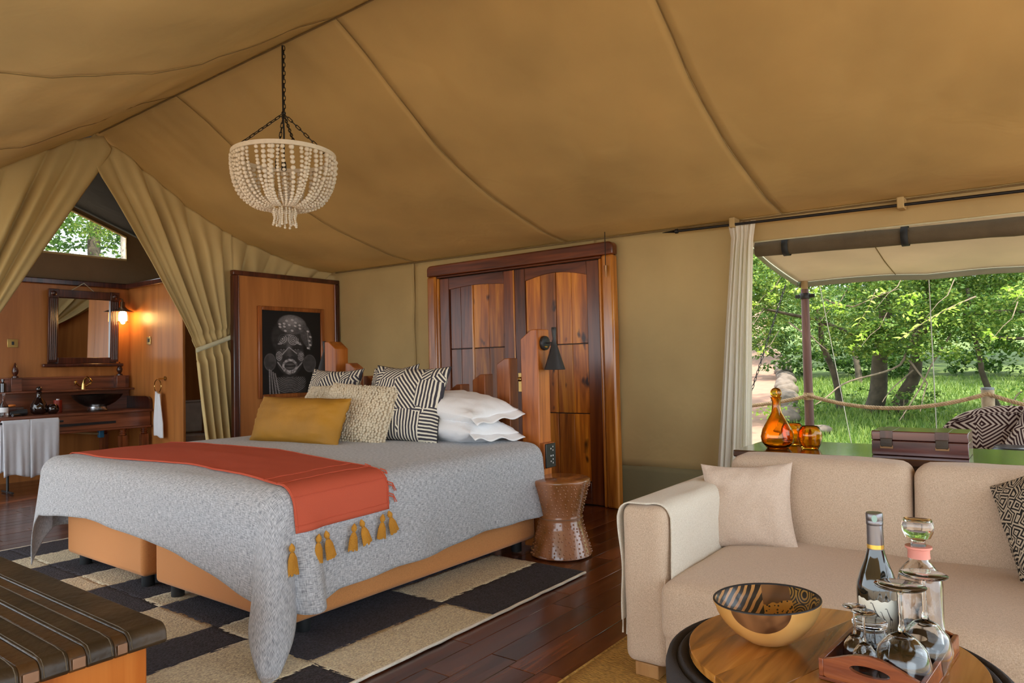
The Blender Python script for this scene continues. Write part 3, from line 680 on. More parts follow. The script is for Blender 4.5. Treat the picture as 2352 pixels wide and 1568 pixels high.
for y, x in ((4.10, -9.72), (4.36, -9.20), (4.10, -9.20), (2.3, -9.20), (2.3, -9.72)):
    l_ = MB().box(x - .04, x + .04, y - .04, y + .04, .0, .49); 
    l_.lathe([(.03, .49), (.045, .50), (.03, .515), (.045, .53), (.03, .545), (.045, .56), (.04, .575)], (x, y, 0), 12).build('leg', 'vanity_leg', vs_)
BX('towel_slot', 'black', vs_, -9.16, -9.152, 3.35, 4.0, .655, .685, 0)

bs = thing('vessel_basin', 'dark metal vessel basin with a silver foot ring on the washstand', 'basin', (-9.43, 3.90, .805))
MB().lathe([(.09, 0.055), (.13, .065), (.20, .105), (.255, .16), (.28, .20), (.285, .205), (.272, .202), (.24, .165), (.19, .115), (.12, .08), (0, .07)], tuple(bs.location), 40).build('bowl', 'pewter', bs, smooth=True)
MB().lathe([(.115, 0), (.12, .01), (.105, .03), (.10, .055), (.0, .055)], tuple(bs.location), 32).build('foot_ring', 'chrome', bs, smooth=True)
tp = thing('basin_tap', 'brass two-handled mixer tap on the washstand shelf', 'tap', (-9.68, 3.84, 1.075))
c_ = tp.location
MB().tube([(c_.x, c_.y, c_.z), (c_.x, c_.y, c_.z + .06), (c_.x + .01, c_.y + .01, c_.z + .12), (c_.x + .06, c_.y + .02, c_.z + .15), (c_.x + .13, c_.y + .03, c_.z + .12), (c_.x + .14, c_.y + .03, c_.z + .10)], [.026, .022, .018, .016, .015, .014], 10).build('spout', 'brass', tp, smooth=True)
for s_ in (-1, 1):
    a_ = MB().tube([(c_.x, c_.y, c_.z + .03), (c_.x, c_.y + s_ * .05, c_.z + .05), (c_.x, c_.y + s_ * .085, c_.z + .085)], .011, 8).build('handle_arm', 'brass', tp, smooth=True)
    h_ = MB()
    for k in range(4):
        a = k * pi / 2 + .4; h_.tube([(c_.x, c_.y + s_ * .09, c_.z + .09), (c_.x + .035 * cos(a), c_.y + s_ * .09 + .01 * sin(a), c_.z + .09 + .035 * sin(a))], .007, 6)
    h_.ball((c_.x, c_.y + s_ * .095, c_.z + .095), .013, 8, 5).build('cross_handle', 'brass', tp, smooth=True)

def carafe(name, label, cat, loc, mat, hs=1.0, body=.085, part='body'):
    t = thing(name, label, cat, loc); b = body
    MB().lathe([(0, 0), (b * .6, 0), (b * .92, .02 * hs), (b, .075 * hs), (b * .9, .12 * hs), (b * .55, .17 * hs), (b * .33, .205 * hs), (b * .30, .25 * hs), (b * .38, .265 * hs), (b * .34, .265 * hs)], loc, 24).build(part, mat, t, smooth=True)
    return t
c1 = carafe('bath_carafe', 'black glass carafe with a round stopper on the washstand', 'carafe', (-9.45, 3.27, .806), 'smoke', 1.0, .088)
MB().ball((-9.45, 3.27, 1.10), .034, 12, 8).build('stopper', 'smoke', c1, smooth=True)
c2 = thing('bath_jar', 'squat round black glass tumbler beside the black carafe', 'tumbler', (-9.41, 3.40, .806))
MB().lathe([(0, 0), (.04, 0), (.062, .03), (.066, .06), (.055, .095), (.04, .11), (.036, .108), (.05, .09), (.058, .055), (0, .01)], tuple(c2.location), 20).build('glass_bowl', 'smoke', c2, smooth=True)
cd_ = thing('red_candle', 'red pillar candle holder behind the black tumbler', 'candle', (-9.62, 3.53, .806))
MB().lathe([(0, 0), (.045, 0), (.045, .15), (.038, .15), (.038, .14), (0, .14)], tuple(cd_.location), 16).build('holder', 'candle', cd_, smooth=True)
MB().lathe([(0, .10), (.017, .10), (.017, .165), (0, .165)], tuple(cd_.location), 10).build('tube', 'white', cd_, smooth=True)
bb = thing('soap_pump_bottle', 'black soap bottle on the washstand shelf', 'bottle', (-9.70, 2.985, 1.076))
MB().lathe([(0, 0), (.035, 0), (.035, .10), (.012, .115), (.012, .13), (.018, .13), (.018, .15), (0, .15)], tuple(bb.location), 14).build('body', 'smoke', bb, smooth=True)
bb2 = thing('toiletry_bottle', 'broader black bottle at the left end of the washstand shelf', 'bottle', (-9.70, 2.90, 1.076))
MB().lathe([(0, 0), (.036, 0), (.036, .09), (.02, .10), (.02, .105), (0, .105)], tuple(bb2.location), 14).build('body', 'smoke', bb2, smooth=True)
gb = thing('water_bottle', 'clear glass bottle with a white label on the washstand', 'bottle', (-9.33, 2.88, .806))
MB().lathe([(0, 0), (.042, 0), (.044, .02), (.044, .12), (.015, .17), (.013, .25), (.016, .25), (.016, .262), (0, .262)], tuple(gb.location), 16).build('body', 'clear', gb, smooth=True)
MB().lathe([(.0446, .05), (.0446, .105)], tuple(gb.location), 16, close=False).build('label', 'white', gb, smooth=True)
wb = thing('tissue_box', 'small dark wooden box on the washstand', 'box', (-9.56, 3.03, .806))
BX('body', 'mahog', wb, -9.64, -9.49, 2.93, 3.13, .806, .90, .004)
so = thing('soap_bar', 'orange soap bar lying on the dark wooden box', 'soap', (-9.56, 3.03, .901))
MB().ball((-9.56, 3.03, .918), .045, 12, 8, (.7, 1, .37)).build('bar', 'soap', so, smooth=True)
hd = thing('hair_dryer', 'black hair dryer lying in front of the dark wooden box', 'hair dryer', (-9.32, 3.03, .806))
MB().tube([(-9.32, 3.10, .845), (-9.32, 3.05, .845), (-9.32, 2.98, .84), (-9.32, 2.94, .84)], [.036, .038, .028, .024], 12).build('barrel', 'black', hd, smooth=True)
MB().tube([(-9.32, 3.06, .825), (-9.27, 2.99, .82), (-9.22, 2.93, .82)], [.016, .015, .015], 8).build('handle', 'black', hd, smooth=True)
hr = thing('wooden_handled_brush', 'pale wooden handled brush with a blue head under the washstand', 'brush', (-9.45, 3.85, .53))
MB().tube([(-9.45, 3.50, .575), (-9.45, 3.92, .520)], .012, 8).build('handle', 'bamboo', hr, smooth=True)
BX('head', 'blue', hr, -9.48, -9.42, 3.92, 3.98, .47, .565, .008)
MB().tube([(-9.45, 3.95, .57), (-9.60, 3.95, .575)], .008, 6).build('hook', 'blue', hr)

# towel stand with two towels
ts = thing('towel_stand', 'dark metal towel stand in front of the washstand', 'stand', (-8.95, 3.0, 0))
for y in (2.80, 3.27): MB().tube([(-8.95, y, 0.0), (-8.95, y, .745)], .014, 8).build('upright', 'foot', ts, smooth=True)
for y in (2.80, 3.27): MB().tube([(-9.10, y, 0.014), (-8.80, y, .014)], .013, 8).build('foot_bar', 'foot', ts, smooth=True)
MB().tube([(-8.95, 2.70, .75), (-8.95, 3.34, .735)], .012, 8).build('rail', 'foot', ts, smooth=True)
def towel(name, label, y0, y1, z0, grp, skew=0):
    t = thing(name, label, 'towel', (-8.95, (y0 + y1) / 2, z0)); t['group'] = grp
    def fn(u, v):
        y = lerp(y0, y1, u) + skew * v; L_ = .75 - z0
        a = (v - .5) * 2
        s = a * (L_ + .04)
        if abs(s) < .04: x = -8.95 + .026 * sin(s / .04 * pi / 2); z = .755 + .02 * cos(s / .04 * pi / 2)
        else: x = -8.95 + math.copysign(.026 + .012 * sin(u * 9 + a * 2) * abs(a) + .008 * sin(u * 23) * abs(a), s); z = .755 - (abs(s) - .04) * (1 if s > 0 else .92)
        return (x, y, z + (.02 * sin(u * 5) if abs(a) > .95 else 0))
    MB().grid(fn, 22, 44).build('folded_cloth', 'towel', t, smooth=True, ang=180, solid=.012); return t
towel('bath_towel', 'left grey-white towel of the two on the bathroom stand', 2.735, 2.995, .17, 'towels on the stand', .02)
towel('bath_towel', 'right grey-white towel of the two on the bathroom stand', 3.005, 3.29, .135, 'towels on the stand')

# wall lamp, sockets, towel ring, toilet
wl = thing('wall_lantern', 'lit bronze wall lantern beside the bathroom mirror', 'lamp', (XB, 4.30, 2.05))
lx, ly = -9.60, 4.285
MB().tube([(XB, ly, 2.10), (-9.76, ly, 2.20), (-9.68, ly, 2.245), (-9.61, ly, 2.23), (lx, ly, 2.19)], .009, 8).build('arm', 'bronze', wl, smooth=True)
MB().lathe([(0, .0), (.045, 0), (.045, .012), (.0, .014)], (XB, ly, 2.10), 14, 'x').build('wall_plate', 'bronze', wl)
MB().lathe([(.02, 2.20), (.028, 2.19), (.028, 2.14), (.045, 2.12), (.06, 2.10), (.13, 2.07), (.13, 2.064), (.06, 2.09), (.02, 2.12)], (lx, ly, 0), 24).build('shade', 'bronze', wl, smooth=True)
for k in range(6):
    a = k * pi / 3; MB().tube([(lx + .065 * cos(a), ly + .065 * sin(a), 2.08), (lx + .065 * cos(a), ly + .065 * sin(a), 1.93)], .003, 5).build('cage_bar', 'bronze', wl)
MB().tube([(lx + .066 * cos(k * pi / 8), ly + .066 * sin(k * pi / 8), 1.935) for k in range(16)], .004, 5, closed=True).build('cage_ring', 'bronze', wl)
MB().lathe([(.02, 2.08), (.045, 2.06), (.052, 2.0), (.05, 1.955), (.03, 1.94), (.022, 1.915), (0, 1.905)], (lx, ly, 0), 16).build('bulb', 'bulb', wl, smooth=True)
for xs, lab, pr_ in (((XB, 3.115, 1.65), 'brass switch plate on the wall left of the mirror', 'x'), ((-9.24, 4.45, 1.68), 'brass switch plate on the side wall right of the lantern', 'y')):
    t = thing('switch_plate', lab, 'switch', xs)
    if pr_ == 'x': BX('plate', 'brass', t, XB, XB + .008, xs[1] - .055, xs[1] + .055, xs[2] - .05, xs[2] + .05, .002); BX('rocker', 'black', t, XB + .008, XB + .014, xs[1] - .012, xs[1] + .012, xs[2] - .02, xs[2] + .02, .001)
    else: BX('plate', 'brass', t, xs[0] - .05, xs[0] + .05, 4.442, 4.45, xs[2] - .05, xs[2] + .05, .002); BX('rocker', 'black', t, xs[0] - .01, xs[0] + .02, 4.436, 4.442, xs[2] - .02, xs[2] + .025, .001)
tr = thing('towel_ring', 'brass towel ring on the bathroom side wall', 'towel ring', (-8.86, 4.45, 1.17))
MB().tube([(-8.82, 4.45, 1.19), (-8.82, 4.36, 1.185)], .009, 8).build('bracket', 'brass', tr, smooth=True)
MB().lathe([(0, 0), (.028, 0), (.022, .012), (0, .012)], (-8.82, 4.438, 1.19), 14, 'y').build('rose', 'brass', tr)
MB().tube([(-8.86 + .085 * cos(k * pi / 12), 4.37, 1.095 + .085 * sin(k * pi / 12)) for k in range(24)], .0055, 6, closed=True).build('ring', 'brass', tr, smooth=True)
ht = thing('hand_towel', 'white hand towel hanging through the brass ring', 'towel', (-8.86, 4.38, .47))
MB().grid(lambda u, v: (-8.865 + (u - .5) * lerp(.09, .21, min(1, v * 1.5)) , 4.385 + .014 * sin(u * 12 + v) - .02 * (1 if u < .5 else 0), lerp(1.03, .48, v) - .03 * (u > .45)), 18, 24).build('folded_cloth', 'white', ht, smooth=True, ang=180, solid=.014)
to = thing('toilet', 'white close-coupled toilet in the doorway beside the right drape', 'toilet', (-9.5, 5.1, 0))
BX('cistern', 'ceramic', to, -9.78, -9.58, 4.84, 5.36, .42, .84, .02)
BX('cistern_lid', 'ceramic', to, -9.785, -9.565, 4.83, 5.37, .842, .87, .01)
MB().lathe([(0, .865), (.02, .868), (.02, .88), (0, .885)], (-9.68, 5.1, 0), 12).build('flush_button', 'chrome', to)
MB().lathe([(.12, 0), (.13, .02), (.11, .15), (.15, .27), (.20, .36), (.205, .385), (.0, .385)], (-9.35, 5.1, 0), 24).build('bowl', 'ceramic', to, smooth=True)
MB().lathe([(.21, .387), (.212, .405), (.19, .42), (0, .425)], (-9.35, 5.1, 0), 24).build('seat_lid', 'ceramic', to, smooth=True)
tb_ = thing('tissue_pack', 'white tissue box standing on the toilet cistern', 'box', (-9.68, 4.95, .871))
BX('carton', 'white', tb_, -9.74, -9.62, 4.88, 5.02, .871, .98, .004)

# ================================================================== double door in the back wall
dr = thing('door_1', None, None, (0, 0, 0), kind='structure')
X0, X1, DT = -5.175, -2.955, 2.315
def rail_arc(x0, x1, z0, z1, y0, y1, rise, name, mat, n=14, low=False):
    P = []
    for k in range(n + 1): t = k / n; P.append((lerp(x0, x1, t), y0, z0 + (rise * sin(pi * t) if low else 0)))
    for k in range(n + 1): t = 1 - k / n; P.append((lerp(x0, x1, t), y0, z1 + (0 if low else rise * sin(pi * t))))
    return MB().prism(P, (0, 0, 0), (0, y1 - y0, 0)).build(name, mat, dr, bev=.003)
BX('recess_board', 'black', dr, -5.08, -3.04, 5.455, 5.478, 0, 2.22, 0)
for a, b in ((X0, -5.055), (-3.075, X1)):
    BX('jamb', 'door_edge', dr, a, b, 5.385, 5.475, 0, 2.20, .02, seg=3)
# head of the frame with rounded top corners
P = [(X0, 5.385, 2.20), (X0, 5.385, 2.27)] + [(X0 + .05 - .05 * cos(k * pi / 10), 5.385, 2.27 + .045 * sin(k * pi / 10)) for k in range(1, 6)] + [(X1 - .05 + .05 * sin(k * pi / 10), 5.385, 2.27 + .045 * cos(k * pi / 10)) for k in range(0, 5)] + [(X1, 5.385, 2.27), (X1, 5.385, 2.20)]
MB().prism(P, (0, 0, 0), (0, .09, 0)).build('frame_head', 'door_darkx', dr, bev=.012, seg=3)
for a, b in ((-5.05, -5.022), (-3.108, -3.08)): BX('inner_moulding', 'door_edge', dr, a, b, 5.40, 5.45, 0, 2.175, .01, seg=3)
BX('inner_moulding', 'door_darkx', dr, -5.05, -3.08, 5.40, 5.45, 2.177, 2.199, .008)
Yp, Yq = 5.425, 5.450
for (a, b, ms, arch) in ((-5.018, -4.055, (-4.60, -4.57), 0.02), (-4.05, -3.112, (-3.58, -3.575), .05)):
    sw_ = .125 if a < -4.5 else .13
    BX('leaf_stile', 'door_dark', dr, a, a + sw_, Yp - .008, Yq, 0.01, 2.17, .005)
    BX('leaf_stile', 'door_dark', dr, b - sw_, b, Yp - .008, Yq, 0.01, 2.17, .005)
    rail_arc(a + sw_ + .001, b - sw_ - .001, 2.05, 2.17, Yp - .008, Yq, arch, 'leaf_head_rail', 'door_darkx', low=True)
    BX('leaf_bottom_rail', 'door_darkx', dr, a + sw_ + .001, b - sw_ - .001, Yp - .008, Yq, .01, .20, .004)
    zs = [.203, .808, 1.434, 2.11]; c0, c1_ = a + sw_ + .002, b - sw_ - .002
    mid = (ms[0] + ms[1]) / 2; gap = (ms[1] - ms[0]) / 2
    for z0, z1 in zip(zs[:-1], zs[1:]):
        for p0, p1 in ((c0, mid - gap), (mid + gap, c1_)):
            n = 2; wd = (p1 - p0) / n
            for k in range(n):
                dark = a < -4.5 and p0 == c0
                BX('panel_board', 'door_dark' if dark and z0 > .5 else 'door', dr, p0 + k * wd + .001, p0 + (k + 1) * wd - .001, Yp + .004 + (.006 if dark else 0), Yq, z0 + .004, z1 - .004, .003)
    if a < -4.5: BX('mullion', 'door_edge', dr, ms[0] + .002, ms[1] - .002, Yp - .004, Yq, .205, 2.08, .008)
BX('meeting_bead', 'door_edge', dr, -4.062, -4.043, Yp - .016, Yp - .008, .01, 2.17, .004)
MB().ball((-4.0, Yp - .02, 1.12), .022, 10, 7).build('door_knob', 'brass', dr, smooth=True)
BX('lock_plate', 'brass', dr, -4.02, -3.98, Yp - .012, Yp - .008, 1.0, 1.18, .002)
hk = thing('door_hook_rod', 'thin dark hook rod hanging from the roof edge over the door frame', 'hook', (-3.01, 5.36, 2.2))
MB().tube([(-3.0, 5.37, 2.425), (-2.985, 5.36, 2.42), (-3.01, 5.36, 2.40), (-3.01, 5.36, 2.10)], .0035, 6).build('rod', 'iron', hk)
MB().tube([(-3.01, 5.36, 2.10), (-3.01, 5.36, 2.06), (-3.01, 5.362, 2.0)], [.014, .011, .004], 8).build('weight', 'bronze', hk, smooth=True)

# ================================================================== opening: rod, curtain, rolled blind
cr = thing('curtain_rod', 'black iron curtain rod with a pointed end above the opening', 'curtain rod', (-1.9, 5.38, 2.3))
def rz(x): return 2.303 - .0235 * (x + 1.87)
MB().tube([(-2.34, 5.38, rz(-2.34)), (2.2, 5.38, rz(2.2))], .0105, 10).build('pole', 'iron', cr, smooth=True)
MB().tube([(-2.34, 5.38, rz(-2.34)), (-2.345, 5.38, rz(-2.34)), (-2.365, 5.38, rz(-2.36)), (-2.37, 5.38, rz(-2.36)), (-2.48, 5.38, rz(-2.48))], [.012, .02, .02, .013, .002], 10).build('spear_finial', 'iron', cr, smooth=True)
for x in (-1.895, -.74, .5):
    BX('canvas_tab', 'canvas', cr, x - .022, x + .022, 5.365, 5.485, rz(x) - .022, rz(x) + .055, .006)
cu = thing('curtain', 'tall white sheer curtain gathered at the left side of the opening', 'curtain', (-1.9, 5.42, 0))
def curt(u, v):
    zt = rz(-1.85) + .015; z = lerp(zt, .03, v)
    l = interp(v, [0, .05, .35, .6, 1], [-1.935, -1.915, -1.985, -2.035, -2.12]); r = interp(v, [0, .06, .3, 1], [-1.72, -1.745, -1.775, -1.835])
    f = sin(u * 2 * pi * 5.5 + .5 * sin(v * 3)) * .6 + .4 * sin(u * 2 * pi * 9 + 1 + v * 2)
    return (lerp(l, r, u) + .010 * sin(u * 40) * v, 5.415 + .026 * f * min(1, v * 6 + .35) - .02, z)
MB().grid(curt, 90, 60).build('gathered_cloth', 'curtain', cu, smooth=True, ang=180, solid=.0015)
bl = thing('rolled_blind', 'rolled-up olive canvas blind strapped along the top of the opening', 'blind', (-1.7, 5.56, 2.09))
def bz(x): return 2.118 - .028 * (x + 1.75)
MB().tube([(-1.775 + k * (XE + 1.775) / 30, 5.565, bz(-1.775 + k * (XE + 1.775) / 30) + .004 * fbm(k * .6, 1)) for k in range(31)], [.060 + .005 * fbm(k * .8, 5) for k in range(31)], 18).build('roll', 'blind', bl, smooth=True)
for x in (-1.545, -.745, .1):
    MB().tube([(x, 5.565 + .070 * cos(a * pi / 10), bz(x) + .070 * sin(a * pi / 10)) for a in range(20)], .004, 4, closed=True)
    MB().grid(lambda u, v: (x + (v - .5) * .045, 5.565 + .069 * cos(u * 2 * pi), bz(x) + .069 * sin(u * 2 * pi)), 20, 1).build('blind_strap', 'black_web', bl, smooth=True, solid=.004)

# ================================================================== BED
bed = thing('bed', 'double bed on two tan fabric bases with a stepped wooden slat headboard', 'bed', (-4.0, 3.0, 0))
def base_box(x0, x1):
    def side(z): return .012 * sin(pi * (z - .09) / .29)
    b = MB(); b.box(x0, x1, 1.95, 3.90, .09, .40); o = b.build('bed_base', 'base', bed, bev=.03, seg=4)
    return o
base_box(-5.17, -4.135); base_box(-4.00, -2.775)
for x, y in ((-5.08, 2.03), (-4.24, 2.03), (-3.90, 2.03), (-2.87, 2.10), (-2.87, 3.80), (-5.08, 3.80), (-3.9, 3.80)):
    MB().lathe([(.034, .012), (.036, .02), (.036, .10), (0, .10)], (x, y, 0), 14).build('bed_foot', 'foot', bed, smooth=True)
BX('mattress', 'white', bed, -5.15, -2.80, 1.94, 3.90, .41, .715, .05, seg=4)
HY0, HY1 = 3.945, 4.045
def slat(x0, x1, zi, zo, mat, outer, y0=HY0, y1=HY1):
    """board whose top slopes down towards the bed centre; outer +1: outer side is +x"""
    zl, zr = (zi, zo) if outer > 0 else (zo, zi)
    k = .62 if outer > 0 else .38
    xm = lerp(x0, x1, k)
    P = [(x0, y0, 0.02), (x1, y0, 0.02), (x1, y0, zr), (xm, y0, max(zl, zr)), (x0, y0, zl)]
    return MB().prism(P, (0, 0, 0), (0, y1 - y0, 0)).build('headboard_slat', mat, bed, bev=.006)
slat(-2.895, -2.750, 1.432, 1.495, 'head', 1, 3.93, 4.07); slat(-5.02, -4.875, 1.432, 1.495, 'head', -1, 3.93, 4.07)
for k, z in enumerate((1.303, 1.192, 1.12, 1.076)):
    x = -3.122 - k * .2275
    slat(x, x + .116, z - .04, z, 'head_dark', 1); slat(-7.77 - x - .116, -7.77 - x, z - .04, z, 'head_dark', -1)
BX('headboard_rail', 'head_dark', bed, -4.87, -2.90, 3.98, 4.015, .55, .75, .006)
BX('headboard_rail', 'head_dark', bed, -4.87, -2.90, 3.98, 4.015, .20, .32, .006)

# reading lamps
def reading_lamp(px, sg, label):
    t = thing('reading_lamp', label, 'lamp', (px, 4.00, 1.40), 'reading lamps on the headboard')
    MB().lathe([(0, 0), (.048, 0), (.05, .006), (.048, .022), (.03, .028), (0, .028)] if sg > 0 else [(0, 0), (.048, 0), (.05, -.006), (.048, -.022), (.03, -.028), (0, -.028)], (px, 4.00, 1.40), 24, 'x').build('wall_plate', 'black', t, smooth=True)
    cx_ = px + sg * .088
    MB().tube([(px + sg * .02, 4.00, 1.40), (cx_, 4.00, 1.40)], .006, 8).build('arm', 'black', t, smooth=True)
    MB().lathe([(.013, 1.50), (.015, 1.505), (.0165, 1.503), (.015, 1.47), (.010, 1.425), (.022, 1.38), (.048, 1.295), (.072, 1.218), (.069, 1.216), (.045, 1.29), (.02, 1.36)], (cx_, 4.00, 0), 32).build('shade', 'black', t, smooth=True)
    MB().tube([(px + sg * .027, 3.98, 1.375), (px + sg * .045, 3.978, 1.373)], .006, 8).build('switch', 'gold', t, smooth=True)
    return t
reading_lamp(-2.748, 1, 'black cone reading lamp on the right post of the headboard')
reading_lamp(-5.022, -1, 'black cone reading lamp on the left post of the headboard, before the portrait')
so_ = thing('power_socket', 'black twin power socket on a wooden block at the right headboard post', 'socket', (-2.72, 3.99, .62))
BX('mounting_block', 'head', so_, -2.748, -2.712, 3.93, 4.05, .55, .722, .003)
BX('face_plate', 'socket', so_, -2.711, -2.700, 3.932, 4.048, .555, .717, .004)
for z in (.682, .597):
    for dy, dz in ((-.012, 0), (.012, -.012), (.012, .012)):
        BX('pin_slot', 'pin', so_, -2.700, -2.6985, 4.00 + dy - .004, 4.00 + dy + .004, z + dz - .005, z + dz + .005, 0)
for dy in (-.012, .012): BX('usb_slot', 'pin', so_, -2.700, -2.6985, 4.00 + dy - .006, 4.00 + dy + .006, .629, .639, 0)

# bedspread and throw share one draping function
BX0, BX1, BY0, BTOP = -5.165, -2.785, 1.91, .728
def dropF(x): return interp(x, [-5.3, -5.1, -4.9, -4.5, -4.1, -3.75, -3.25, -2.97, -2.7], [.43, .42, .40, .375, .39, .405, .46, .50, .56])
def dropR(y): return interp(y, [1.8, 1.95, 2.05, 2.15, 2.5, 2.8, 3.2, 3.5, 3.75, 4.1], [.60, .60, .585, .555, .535, .535, .50, .505, .52, .5])
def drape_pt(ax, ay, sx, x, y, off=0.0, rr=.105):
    """ax, ay cloth lengths past the side / foot edge; sx side sign"""
    crown = .030 * (1 - ((x + 3.97) / 1.25) ** 2) * min(1, max(0, (y - BY0) / .5 + .15)) if ax == 0 else 0.0
    crown = max(0, crown); z = BTOP + crown + off; px, py = x, y
    if ax <= 0 and ay <= 0:
        z += .006 * fbm(x * 3, y * 3); return (px, py, z)
    rho = hypot(ax, ay); ph = atan2(ay, ax)
    ex = BX1 if sx > 0 else BX0
    if ax <= 0: ph = pi / 2
    if ay <= 0: ph = 0
    q = rho / rr
    if q < pi / 2: o = rr * sin(q); dz = rr * (1 - cos(q))
    else: o = rr; dz = rr + rho - rr * pi / 2
    dz = dz * (1 - .0 * ph)
    hang = max(0, dz - rr)
    cor = sin(2 * ph) if ax > 0 and ay > 0 else 0
    al = (.36 if sx > 0 else .10) * cor ** 1.5
    if cor: 
        dzc = rr + (dz - rr) * cos(al * .8) if dz > rr else dz; o = o + hang * sin(al); dz = dzc * (1 + .10 * cor)
    if ax > 0 and ay <= 0:
        o += hang * .10 + hang * (.030 * sin(y * 7.5 + 1.1) + .022 * sin(y * 17)) 
        if y < BY0 + .3: o += hang * .16 * max(0, sin((y - BY0) / .3 * pi * 2)) 
    elif ay > 0 and ax <= 0:
        o += hang * .05 + hang * (.028 * sin(x * 6.0 + .6) + .014 * sin(x * 15 + 1))
    elif cor: o += hang * .06
    z0 = z - dz
    if z0 < .018: o += (.018 - z0) * .35; z0 = .018 + .004 * sin(ph * 9)
    if ax > 0 and ay > 0: px = ex + sx * (o + off) * cos(ph); py = BY0 - (o + off) * sin(ph)
    elif ax > 0: px = ex + sx * (o + off)
    else: py = BY0 - (o + off)
    return (px, py, z0)
def spread(u, v):
    # u across (left hem .. right hem), v along (foot hem .. head end)
    ub, vb = .155, .155
    yy = lerp(BY0, 3.86, (v - vb) / (1 - vb)) if v > vb else BY0
    sx = 1 if u > .5 else -1
    if u > 1 - ub: ax = (u - 1 + ub) / ub * dropR(yy); x = BX1
    elif u < ub: ax = (ub - u) / ub * lerp(.56, .48, min(1, v)); x = BX0
    else: ax = 0; x = lerp(BX0, BX1, (u - ub) / (1 - 2 * ub))
    if v < vb: ay = (vb - v) / vb * dropF(x); y = BY0
    else: ay = 0; y = yy
    return drape_pt(ax, ay, sx, x, y)
sp = MB().grid(spread, 200, 150, lambda u, v: (u * 3.5, v * 2.7)).build('bedspread', 'linen', None, smooth=True, ang=180, solid=.006)
tag(sp, 'grey heathered linen bedspread hanging over the bed sides', 'bedspread')

th = thing('bed_throw', 'rust orange throw with mustard tassels across the foot of the bed', 'throw', (-3.9, 2.2, .74))
def throw(u, v):
    # u 0 left hem .. 1 right hem ; v 0 front edge .. 1 back edge
    Lx = BX1 - BX0; l0 = .16; l1 = .265 - .012 * v; tot = Lx + l0 + l1; s = u * tot - l0
    xx = BX0 + max(0, min(Lx, s))
    yf = interp(xx, [-5.2, -4.8, -4.2, -3.6, -3.2, -2.95, -2.75], [1.985, 1.955, 1.99, 2.03, 1.985, 1.935, 1.895]) + .012 * sin(xx * 6)
    yb = interp(xx, [-5.2, -4.5, -3.8, -3.3, -2.9, -2.75], [2.64, 2.62, 2.60, 2.52, 2.50, 2.49]) + .012 * sin(xx * 5 + 1)
    y = lerp(yf, yb, v) - (.02 * v * max(0, s - Lx) / .26)
    if s > Lx: return drape_pt(s - Lx, 0, 1, BX1, y, .010)
    if s < 0: return drape_pt(-s, 0, -1, BX0, y, .010)
    p = drape_pt(0, 0, 1, xx, y, .010); return (p[0], p[1], p[2] + .004 * fbm(xx * 4, y * 9, 3))
MB().grid(throw, 160, 34, lambda u, v: (u * 3.0, v * .65)).build('woven_cloth', 'throw', th, smooth=True, ang=180, solid=.004)
for uu in (.845, .895, .945, .99):
    P = [Vector(throw(uu, k / 20)) + Vector((.004, 0, .003)) for k in range(21)]
    MB().tube([(p.x + .0012 * sin(i * 2.1), p.y, p.z + .0012 * cos(i * 1.7)) for i, p in enumerate(P)], .0026, 5).build('raised_seam', 'throw', th, smooth=True)
for vv in (.012, .985):
    MB().tube([Vector(throw(.03 + k / 60 * .965, vv)) + Vector((.003, 0, .003)) for k in range(61)], .0030, 5).build('edge_hem', 'throw', th, smooth=True)
for uu in (.885, .925, .955, .975):
    p = Vector(throw(uu, 1.0)); mbf = MB()
    for d in (0, .012): mbf.tube([p + Vector((.004, -.01, d)), p + Vector((.010, .022, d - .014)), p + Vector((.010, .034 + d, d - .042 - d))], [.0035, .0035, .002], 5)
    mbf.build('fringe', 'throw', th, stuff=True)
def tassel(y, z, ln, sw):
    x = -2.635 + (.004 if sw > 0 else 0)
    mb_ = MB(); t0 = Vector((x, y, z))
    R_ = Matrix.Translation(t0) @ Matrix.Rotation(radians(sw), 4, 'X')
    mb_.X = R_
    mb_.lathe([(.0, .008), (.004, .004), (.011, -.006), (.014, -.016), (.011, -.027), (.006, -.033), (.0075, -.040)], (0, 0, 0), 12)
    o = mb_.build('tassel_knot', 'mustard', th, smooth=True)
    k2 = MB(); k2.X = R_
    n = 26
    for j in range(n):
        a = 2 * pi * j / n; r0, r1 = .007, .021 + .003 * random.random()
        k2.tube([(r0 * cos(a) * .8, r0 * sin(a), -.036), (r1 * .62 * cos(a) * .75, r1 * .8 * sin(a), -.062), (r1 * .55 * cos(a + .1) * .8, r1 * 1.15 * sin(a + .1), -ln + .012 * random.random())], [.0034, .0042, .0034], 4)
    k2.lathe([(.005, -.036), (.012, -.06), (.0135, -ln + .02), (.006, -ln + .01)], (0, 0, 0), 10)
    k2.build('tassel_skirt', 'mustard', th, stuff=True)
for y, z, ln, sw in ((1.872, .497, .135, 3), (2.018, .508, .125, -4), (2.055, .516, .128, 14), (2.222, .515, .122, -5), (2.262, .528, .125, 18), (2.402, .527, .115, -6), (2.440, .538, .118, 20)):
    tassel(y, z, ln, sw)

